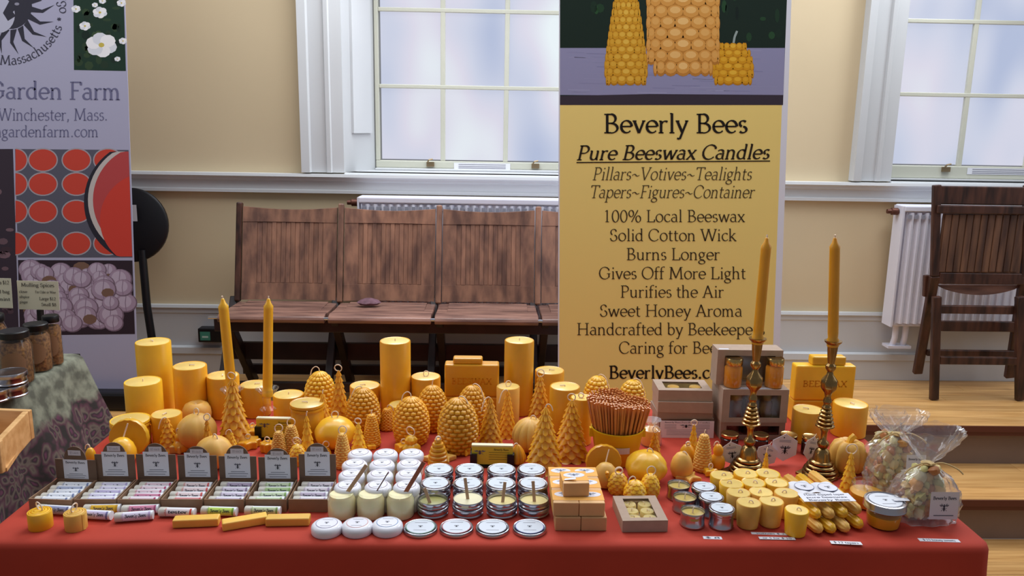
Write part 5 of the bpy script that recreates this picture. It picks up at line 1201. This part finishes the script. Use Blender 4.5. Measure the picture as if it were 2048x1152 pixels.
tag(link('price_strip', P.mesh(), None), 'long white price strip on the middle kraft box', 'price tag')
P = Print(lambda u, v, L: (cC-wC/2+.004+u*.024, YB_+.045-v*.008, zC+.0006)); P.rect(0, 0, 1, 1, (216, 216, 230), 0); tag(link('price_strip', P.mesh(), None), 'small white sticker on the topmost kraft box', 'price tag')
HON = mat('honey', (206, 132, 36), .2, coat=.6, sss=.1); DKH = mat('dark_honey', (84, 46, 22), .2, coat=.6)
def hjar(label, x, y, z, r, h, M=HON, L_=GOLD):
    t = thing('honey_jar', label, 'jar', (x, y, z)); link('jar_body', MB().lathe([(0, 0), (r*.9, 0), (r, .003), (r, h*.68), (r*.84, h*.76), (r*.84, h*.8), (0, h*.8)], 28, mod=lambda a, z_: 1-.03*abs(math.sin(3*a))).mesh('jar'), M, t)
    link('lid', MB().lathe([(r*.93, 0), (r*.96, .001), (r*.96, h*.2), (r*.9, h*.235), (r*.82, h*.22), (0, h*.215)], 30).mesh('lid'), L_, t, loc=(0, 0, h*.77)); return t
yj = YB_+.022 if False else YB_+.0225
for px, lb in ((1466, 'small honey jar with gold lid left of the candlestick on the middle box'), (1548, 'small honey jar with gold lid right of the candlestick on the middle box')):
    x = at_y(px, 755, yj).x; hjar(lb, x, yj, zB+.0006, .0215, at_y(px, 716, yj).z-zB)
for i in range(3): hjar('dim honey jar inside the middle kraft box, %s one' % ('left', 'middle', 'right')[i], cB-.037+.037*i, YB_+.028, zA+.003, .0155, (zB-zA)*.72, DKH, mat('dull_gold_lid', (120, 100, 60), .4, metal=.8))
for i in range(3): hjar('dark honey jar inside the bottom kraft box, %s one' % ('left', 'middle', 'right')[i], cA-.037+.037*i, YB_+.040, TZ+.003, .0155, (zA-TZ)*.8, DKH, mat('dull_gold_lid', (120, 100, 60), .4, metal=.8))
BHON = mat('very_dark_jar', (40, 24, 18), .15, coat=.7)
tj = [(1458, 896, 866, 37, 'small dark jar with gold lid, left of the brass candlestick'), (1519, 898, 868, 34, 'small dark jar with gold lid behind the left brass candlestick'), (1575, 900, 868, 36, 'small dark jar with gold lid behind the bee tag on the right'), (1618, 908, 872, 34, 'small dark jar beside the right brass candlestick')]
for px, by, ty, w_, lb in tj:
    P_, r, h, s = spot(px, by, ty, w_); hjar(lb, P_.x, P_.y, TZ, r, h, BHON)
def hextag(label, px, py, R_, Y, rz, lean=0, skew=1):
    p = at_y(px, py, Y); s = mpp(p); r = R_*s; t = thing('hexagonal_tag', label, 'tag', p, (lean, R(rz), 0))
    pts = [(r*skew*math.sin(R(60*k)), 0, r*math.cos(R(60*k))) for k in range(6)]; link('card', MB().prism(pts, (0, .0006, 0)).mesh('card', False), PAPER, t)
    P = Print(lambda u, v, L: (u*r*skew, -.0004-.0002*L, -v*r)); bee(P, .05, .15, .62, (30, 30, 36), 1)
    for v in (-.42, -.52): P.line([(-.4, v), (.4, v)], .04, (150, 150, 170), 1)
    P.disc(-.1, -.72, .05, .05, (40, 40, 60), 1, 8); link('print', P.mesh(), None, t)
    mb = MB().tube(smooth_pts([(-.1*r, 0, .72*r), (0, .003, .85*r), (.2*r, .008, 1.15*r)]), .0006, 5); link('string', mb.mesh('string'), WICK, t)
Yh = T(1500, 935).y
hextag('white hexagonal bee tag left of the left brass candlestick', 1463, 906, 24, Yh, -8)
hextag('white hexagonal bee tag right of the left brass candlestick', 1533, 910, 24, Yh+.01, 14)
hextag('greyer hexagonal bee tag hanging between the two brass candlesticks', 1569, 895, 29, T(1569, 928).y, 2)
hextag('white hexagonal bee tag half behind the right brass candlestick', 1623, 897, 26, T(1620, 927).y, 10, 0, .6)
# flat kraft boxes and fact card, right of the bucket
YK = T(1370, 872).y
def kbox(label, x0, x1, pt, pb, Y, z0, dp, rz=0):
    a, b = at_y(x0, pb, Y), at_y(x1, pb, Y); hh = at_y((x0+x1)/2, pt, Y).z-z0
    window_box(label, b.x-a.x, dp, hh, ((a.x+b.x)/2, Y+dp/2, z0), rz, (.02, .018)); return z0+hh
a, b = at_y(1318, 890, YK), at_y(1424, 890, YK)
z = kbox('lowest kraft box behind the bee fact card', 1316, 1424, 838, 884, YK+.006, TZ, .085, 0)
z = kbox('thin kraft box third from the top behind the straw bucket', 1314, 1424, 826, 837, YK, z+.0020, .085, R(1))
z = kbox('kraft window box second from the top of the flat stack', 1317, 1426, 806, 826, YK-.004, z+.0020, .085, R(-2))
z = kbox('topmost kraft window box of the flat stack behind the bucket', 1317, 1424, 782, 801, YK+.002, z+.0020, .085, R(-1))
for i in range(2):
    x = at_y(1346+i*44, 765, YK+.05).x; wax_ = thing('tealight', 'small candle under the window of the topmost flat kraft box, %s' % ('left', 'right')[i], 'candle', (x, YK+.045, z-.0165)); link('wax_body', disc_top(.015, .014), PALE, wax_)
p0, p1 = at_y(1320, 840, YK-.004), at_y(1423, 905, YK-.004); wq, hq = p1.x-p0.x, p0.z-TZ
t = thing('fact_card', 'white printed card with a bee leaning on the flat kraft boxes', 'card', ((p0.x+p1.x)/2, YK-.012, TZ), (R(-4), 0, 0)); link('card', bx(-wq/2, wq/2, 0, .0008, 0, hq), mat('card_greyed', (232, 224, 232), .7), t)
P = Print(lambda u, v, L: (-wq/2+u*wq, -.0004-.0002*L, hq-v*hq)); text(P, 'Beverly Bees Pure Beeswax Candles', .5, .12, .10, (70, 66, 84), L=1, width=.84, thick=.12)
bee(P, .48, .30, .2, (40, 40, 50), 1)
for k in range(9):
    v = .22+k*.075
    if v < .46: P.line([(.08, v), (.3, v)], .018, (130, 124, 140), 1); P.line([(.66, v), (.92, v)], .018, (130, 124, 140), 1)
    else: P.line([(.12, v), (.88, v)], .016, (136, 130, 146), 1)
link('print', P.mesh(), None, t)

# business card holders
for px, py, y0, lb in ((555, 880, 837, 'black holder with yellow business cards behind the fifth and sixth boxes'), (984, 934, 891, 'black holder with yellow business cards behind the silver tins')):
    p = T(px, py); s = mpp(p); wq = 82*s; hq = at_y(px, y0, p.y).z-TZ; t = thing('card_holder', lb, 'card holder', p, R(-2))
    link('card_stack', bx(-wq/2, wq/2, 0, .013, .006, hq), mat('card_stock', (226, 220, 190), .7), t)
    P = Print(lambda u, v, L: (-wq/2+u*wq, -.0004-.0002*L, hq-v*(hq-.006))); P.rect(0, 0, 1, 1, (228, 206, 62), 0); P.rect(0, 0, 1, .07, (236, 228, 160), 1)
    text(P, 'Beverly Bees', .72, .26, .14, (60, 56, 40), L=2, width=.36, thick=.12)
    for k in range(4): P.line([(.42, .36+k*.12), (.92, .36+k*.12)], .02, (120, 110, 50), 2)
    bee(P, .2, .36, .24, (100, 84, 110), 2); link('top_card', P.mesh(), None, t)
    mb = MB().box(-wq/2-.003, wq/2+.003, -.006, .022, 0, .004).box(-wq/2-.003, -wq/2+.012, -.006, -.002, .004, hq*.62).box(wq/2-.012, wq/2+.003, -.006, -.002, .004, hq*.62).box(-wq/2-.003, -wq/2, -.002, .022, .004, hq*.62).box(wq/2, wq/2+.003, -.002, .022, .004, hq*.62).box(-wq/2-.003, wq/2+.003, .018, .022, .004, hq*.7)
    link('holder', mb.mesh('holder', False), BLACK, t)

# ================================================================== CELLOPHANE GIFT BAGS
def bag(label, px, by, neck_y, top_y, w_, lab, seed, rz=0):
    P_ = T(px, by); s = mpp(P_); r = w_*s/2; zn = at_y(px, neck_y, P_.y).z-TZ; zt_ = at_y(px, top_y, P_.y).z-TZ
    t = thing('gift_bag', label, 'bag', P_, rz); rnd = random.Random(seed)
    prof = [(.0, .0015), (.9, .0015), (1.0, .006), (1.05, zn*.25), (1.0, zn*.5), (.8, zn*.72), (.42, zn*.9), (.16, zn), (.16, zn+.004), (.42, zn+(zt_-zn)*.3), (.8, zn+(zt_-zn)*.7), (.95, zt_)]
    rows = []; seg = 64
    for i, (a, z) in enumerate(smooth_pts([(a, z, 0) for a, z in prof], 4)[:]) if False else enumerate([tuple(v)[:2] for v in smooth_pts([(a, z, 0) for a, z in prof], 4)]):
        rw = []
        for j in range(seg):
            an = 2*PI*j/seg; n_ = noise.noise((math.cos(an)*3.2+seed, math.sin(an)*3.2, z*75)); n2 = abs(noise.noise((math.cos(an)*9, math.sin(an)*9+seed, z*120)))
            k = 1+.16*n_+.2*n2; ex = abs(math.cos(an))**.75*(1 if math.cos(an) > 0 else -1); ey = .62*abs(math.sin(an))**.8*(1 if math.sin(an) > 0 else -1)
            zz = z+(.012*noise.noise((an*2, seed, 1)) if z > zn+.01 else 0)
            rw.append((a*r*k*ex+(z/zt_)*0, a*r*k*ey, max(zz, .001)))
        rows.append(rw)
    link('cellophane', MB().quadgrid(rows, close_u=True).mesh('film'), CELLO, t)
    pal = [(244, 220, 140), (240, 176, 100), (236, 226, 150), (248, 236, 190), (224, 150, 90), (222, 214, 130), (246, 204, 130)]
    k = 0
    for zi in range(8):
        zc_ = .012+zi*zn*.108; f = min(1, 1.08-(zc_/zn)**2*.72); n = int(15*f)
        for j in range(n):
            an = j*2.4+zi; q = .62*f*math.sqrt((j+.6)/n); rr = rnd.uniform(.008, .0125)
            c = pal[rnd.randrange(7)]; M = mat('sweet_%d_%d_%d' % c, c, .5, sss=.1, rgb2=tuple(v*.78 for v in c), vscale=70)
            if k < 7: sweet_mesh(k)
            link('wrapped_sweet', sweet_mesh(k % 5), M, t, loc=(q*r*math.cos(an)*1.15, q*r*.62*math.sin(an), zc_+.004+rnd.uniform(-.002, .003)), rot=(rnd.uniform(0, 3), rnd.uniform(0, 3), rnd.uniform(0, 3)), scale=rr); k += 1
    mb = MB().lathe([(.17*r+.001, -.002), (.17*r+.003, 0), (.17*r+.001, .002)], 20); link('raffia_tie', mb.mesh('tie'), mat('raffia', (206, 176, 120), .8), t, loc=(0, 0, zn))
    for e in (-1, 1):
        mb = MB().tube(smooth_pts([(0, -.15*r, zn), (e*.3*r, -.3*r, zn+.008), (e*.75*r, -.35*r, zn-.002), (e*.95*r, -.4*r, zn-.012)]), .0016, 5); link('raffia_tail', mb.mesh('tail'), mat('raffia', (206, 176, 120), .8), t)
    if lab:
        u0, lwz, zl = lab; lw_ = lwz*s; P = label_print(lambda u, v, L: (u0*r-lw_/2+u*lw_+v*.002, -.70*r-.002-.0003*L, zl*zn-v*lw_*1.02), 'x'); text(P, 'Beverly Bees', .5, .28, .16, (50, 50, 66), L=1, width=.82, thick=.12, thin=.06); bee(P, .5, .56, .28, (60, 60, 76), 1); P.line([(.15, .86), (.85, .86)], .03, (90, 90, 100), 1)
        link('label', P.mesh(), None, t)
    return t
def sweet_mesh(k):
    key = 's%d' % k
    if key not in _cm:
        mb = MB(); rows = []
        for i in range(7):
            a = PI*i/6; rows.append([((math.sin(a)+.02)*math.cos(2*PI*j/10)*(1+.7*noise.noise((i*.9, j*.9, k+.5))), (math.sin(a)+.02)*math.sin(2*PI*j/10)*(1+.7*noise.noise((i*.9, j*.9, k+.5))), math.cos(a)*.8) for j in range(10)])
        _cm[key] = mb.quadgrid(rows, close_u=True, cap0=True, cap1=True).mesh('sweet', True)
    m2 = _cm[key].copy(); return m2
bag('front cellophane gift bag of sweets with square bee label', 1842, 1036, 926, 856, 122, (.25, 56, .66), 3)
bag('middle cellophane gift bag of sweets with a half-hidden label', 1782, 988, 868, 822, 100, (.42, 38, .78), 8)
bag('rear left cellophane gift bag of sweets beside the pumpkin candle', 1764, 950, 866, 826, 76, None, 14)

# ================================================================== NEIGHBOURING STALL AT THE LEFT
NZ = .80
pk = at_z(160, 708, NZ); X0 = pk.x; Yn1 = pk.y; Yn0 = 1.05
nt_ = thing('side_table', 'neighbouring stall table under a paisley cloth at the left edge', 'table', (0, 0, 0))
link('tabletop', bx(-2.6, X0-.012, Yn0, Yn1-.01, NZ-.03, NZ-.004), mat('plastic_tabletop', (200, 200, 200), .5), nt_)
for x, y in ((X0-.1, Yn0+.1), (X0-.1, Yn1-.1), (-2.4, Yn0+.1), (-2.4, Yn1-.1)):
    mb = MB(); mb.tube([(x, y, 0), (x, y, NZ-.03)], .015, 8); link('leg', mb.mesh('leg'), TIN, nt_)
def paisley():
    M = bpy.data.materials.new('paisley_cloth'); M.use_nodes = True; nt = M.node_tree; b = nt.nodes['Principled BSDF']; b.inputs['Roughness'].default_value = .9
    tc = nt.nodes.new('ShaderNodeTexCoord'); 
    def N(t, **k):
        n = nt.nodes.new(t)
        for a, v in k.items(): n.inputs[a].default_value = v
        return n
    nz = N('ShaderNodeTexNoise', Scale=9.0, Detail=3.0); nt.links.new(tc.outputs['Object'], nz.inputs['Vector'])
    va = nt.nodes.new('ShaderNodeVectorMath'); va.operation = 'MULTIPLY_ADD'; va.inputs[1].default_value = (.12, .12, .12); nt.links.new(nz.outputs['Color'], va.inputs[0]); nt.links.new(tc.outputs['Object'], va.inputs[2])
    vo = N('ShaderNodeTexVoronoi', Scale=30.0); nt.links.new(va.outputs[0], vo.inputs['Vector'])
    cr = nt.nodes.new('ShaderNodeValToRGB'); e = cr.color_ramp.elements; e[0].position = .1; e[0].color = (*lin((96, 52, 74)), 1); e[1].position = .75; e[1].color = (*lin((44, 38, 36)), 1)
    for p_, c_ in ((.28, (48, 34, 40)), (.42, (104, 92, 82)), (.58, (84, 50, 62))): x = e.new(p_); x.color = (*lin(c_), 1)
    nt.links.new(vo.outputs['Distance'], cr.inputs[0])
    # broad woven bands, plain green-grey and patterned
    sx = nt.nodes.new('ShaderNodeSeparateXYZ'); nt.links.new(va.outputs[0], sx.inputs[0])
    st_ = nt.nodes.new('ShaderNodeMapRange'); st_.inputs['From Min'].default_value = NZ-.07; st_.inputs['From Max'].default_value = NZ-.055; nt.links.new(sx.outputs['Z'], st_.inputs['Value'])
    n2 = N('ShaderNodeTexNoise', Scale=26.0, Detail=5.0); nt.links.new(tc.outputs['Object'], n2.inputs['Vector'])
    c2 = nt.nodes.new('ShaderNodeValToRGB'); e = c2.color_ramp.elements; e[0].position = .38; e[0].color = (*lin((84, 84, 72)), 1); e[1].position = .62; e[1].color = (*lin((132, 134, 116)), 1); nt.links.new(n2.outputs['Fac'], c2.inputs[0])
    mx = nt.nodes.new('ShaderNodeMix'); mx.data_type = 'RGBA'; nt.links.new(st_.outputs[0], mx.inputs[0]); nt.links.new(cr.outputs[0], mx.inputs[6]); nt.links.new(c2.outputs[0], mx.inputs[7]); nt.links.new(mx.outputs[2], b.inputs['Base Color']); return M
PAI = paisley()
rows = []; ny = 60
for k, (dx, z) in enumerate(((-1.5, 0), (-.8, 0), (-.2, 0), (-.02, 0), (-.004, -.002), (.006, -.012), (.012, -.04), (.03, -.12), (.055, -.22), (.08, -.34), (.10, -.48), (.115, -.6), (.12, -.72))):
    rw = []
    for i in range(ny+1):
        y = Yn0-.02+(Yn1-Yn0+.02)*i/ny; f = (-z)*(.05*math.sin(i*.42)+.03*math.sin(i*.95+2)); flare = max(0, -z)*.10*(i/ny)**6
        rw.append((X0+dx+f+flare, y+flare*.5, NZ+z+.0008))
    # back side drop
    rows.append(rw+[(X0+dx+(rw[-1][0]-X0-dx)*(.9), Yn1+.006+.1*q*min(1, 1), NZ+min(z, -.0)-(.0 if k > 3 else q*.5)) for q in (.2, .8)] if False else rw)
mb = MB().quadgrid(rows)
back = [[(x, Yn1+(0 if q == 0 else .004+.03*q), NZ+.0008-q*.7) for x in [X0-1.5+(1.5)*i/14 for i in range(15)]] for q in (0, .02, .3, .7, 1)]
mb.quadgrid(back)
tag(link('paisley_cloth', mb.mesh('cloth'), PAI), 'green and plum paisley cloth draped over the neighbouring stall table', 'tablecloth')
# spice jars with black lids
def spice(label, px, by, topy, w_, seed):
    p = at_z(px, by, NZ); s = mpp(p); r = w_*s/2; h = at_y(px, topy, p.y).z-NZ; t = thing('spice_jar', label, 'jar', (p.x, p.y, NZ+.001)); rnd = random.Random(seed)
    mb = MB().lathe([(0, .003), (r*.88, .003), (r*.92, .01), (r*.92, h*.72), (r*.75, h*.8), (0, h*.8)], 30, mod=lambda a, z: 1+.03*noise.noise((a*4, z*300, seed)))
    link('spices', mb.mesh('spices'), mat('mulling_spices', (150, 106, 62), .8, rgb2=(84, 52, 34), vscale=130, detail=5, bump=.6), t)
    link('glass', MB().lathe([(r*.9, 0), (r, .004), (r, h*.72), (r*.82, h*.84), (r*.82, h*.93)], 30).mesh('glass'), GLASS, t)
    link('lid', MB().lathe([(r*.86, 0), (r*.9, .002), (r*.9, h*.12), (r*.84, h*.14), (0, h*.14)], 30).mesh('lid'), BLACK, t, loc=(0, 0, h*.87))
    link('paper_label', MB().lathe([(r*1.01, 0)]+[(r*1.012, z) for z in (.001, h*.3)], 30).mesh('lab') if False else label_patch(r, h), mat('kraft_label', (140, 104, 74), .8), t, rot=(0, 0, R(18)))
def label_patch(r, h):
    mb = MB(); rows = []
    for k in range(9):
        an = -PI/2-.75+1.5*k/8; v = .22*math.sqrt(max(0, 1-((k-4)/4.2)**2)); rows.append([((r+.001)*math.cos(an), (r+.001)*math.sin(an), h*(.42-v)), ((r+.001)*math.cos(an), (r+.001)*math.sin(an), h*(.42+v))])
    return mb.quadgrid(rows).mesh('patch')
spice('front spice jar with black lid and round kraft label', 38, 765, 662, 60, 1)
spice('middle spice jar with black lid, between the other two whole ones', 80, 740, 648, 50, 2)
spice('rear spice jar with black lid, rightmost of the spice jars', 110, 728, 632, 34, 3)
spice('spice jar with black lid cut off by the left frame', -6, 735, 630, 50, 4)
def ntin(label, px, py, w_, z):
    p = at_z(px, py, z); r = w_*mpp(p)/2; t = thing('storage_tin', label, 'tin', (p.x, p.y, z)); link('tin_body', tinm(round(r*.97, 4), .024, False), TIN, t); link('lid', tlidm(round(r, 4), .012), TIN, t, loc=(0, 0, .018))
ntin('silver tin on the neighbouring stall, lower of the stack of two', 24, 790, 62, NZ+.001)
ntin('silver tin on the neighbouring stall, upper of the stack of two', 22, 766, 62, NZ+.0325)
ntin('silver tin on the neighbouring stall at the left frame edge', -10, 800, 58, NZ+.001)
def scard(label, x0, x1, y0, y1, Y, lines, zf=NZ):
    a, b = at_y(x0, y0, Y), at_y(x1, y1, Y); wq, hq = b.x-a.x, a.z-b.z; t = thing('price_card', label, 'sign', ((a.x+b.x)/2, Y, b.z), (R(-3), 0, R(-3))); link('card', bx(-wq/2, wq/2, 0, .001, 0, hq), mat('cream_card', (216, 212, 188), .7), t, bevel=.0004)
    P = Print(lambda u, v, L: (-wq/2+u*wq, -.0005-.0002*L, hq-v*hq))
    for s_, u, v, sz, wd_ in lines: text(P, s_, u, v, sz, (96, 92, 84), L=1, width=wd_, thick=.12, thin=.06)
    link('writing', P.mesh(), None, t); link('stand', bx(-.006, .006, -.004, .012, zf-b.z, 0), BLACK, t); link('stand_foot', bx(-.02, .02, -.012, .02, zf-b.z+.0012, zf-b.z+.004), BLACK, t)
scard('cream price card headed Mulling Spices above the spice jars', 30, 121, 562, 620, T(95, 712, NZ).y+.01, [('Mulling Spices', .5, .2, .17, .8), ('clove', .14, .42, .12, .2), ('For Cider or Wine', .68, .42, .12, .5), ('allspice', .16, .6, .12, .24), ('Large $12', .72, .66, .15, .4), ('ginger', .14, .78, .12, .2), ('Small $8', .74, .86, .15, .36)])
scard('cream price card cut off by the left frame above the jars', -60, 27, 556, 616, T(20, 712, NZ).y, [('Herbal Tea $12', .6, .2, .17, .7), ('small bag', .7, .5, .15, .5), ('mint', .8, .75, .15, .3)])
# wooden crate corner in the foreground left
C0 = at_z(62, 872, NZ+.012); cr_ = thing('wooden_crate', 'pine crate corner jutting in at the left edge, holding a jar lid', 'crate', (0, 0, 0))
PIN = mat('pine_wood', (222, 176, 118), .5, rgb2=(196, 146, 88), vscale=10, vstretch=(.6, 5, 5))
a = at_y(55, 812, C0.y-.02); z1 = at_z(50, 900, NZ).z
Yk = C0.y; x1 = at_y(60, 850, Yk).x; zt_ = at_y(55, 822, Yk).z; zb_ = at_y(55, 880, Yk).z; hC = zt_-zb_
Q_ = at_z(-2, 884, zt_)
for nm, A, B_ in (('side_board', (x1, Yk, 0), (Q_.x, Q_.y, 0)), ('side_board', (x1, Yk, 0), (x1-.5, Yk+.04, 0)), ('side_board', (Q_.x, Q_.y, 0), (Q_.x-.5, Q_.y+.04, 0))):
    A, B_ = Vector(A), Vector(B_); d = (B_-A).normalized(); n_ = Vector((-d.y, d.x, 0))*.012; 
    mb = MB().prism([A+Vector((0, 0, zb_)), B_+Vector((0, 0, zb_)), B_-n_+Vector((0, 0, zb_)), A-n_+Vector((0, 0, zb_))], (0, 0, hC)); link(nm, mb.mesh('board', False), PIN, cr_, bevel=.002)
mb = MB().prism([(x1-.005, Yk-.005, zb_), (Q_.x+.003, Q_.y+.01, zb_), (x1-.5, Q_.y+.05, zb_), (x1-.5, Yk+.03, zb_)], (0, 0, .008)); link('bottom_board', mb.mesh('board', False), PIN, cr_)
p = Vector((x1-.085, Yk-.06, zb_+.009)); t = thing('jar_lid', 'white jar lid standing inside the pine crate at the left edge', 'lid', p); link('lid', lidm(.032, hC*.9), WHITE, t)
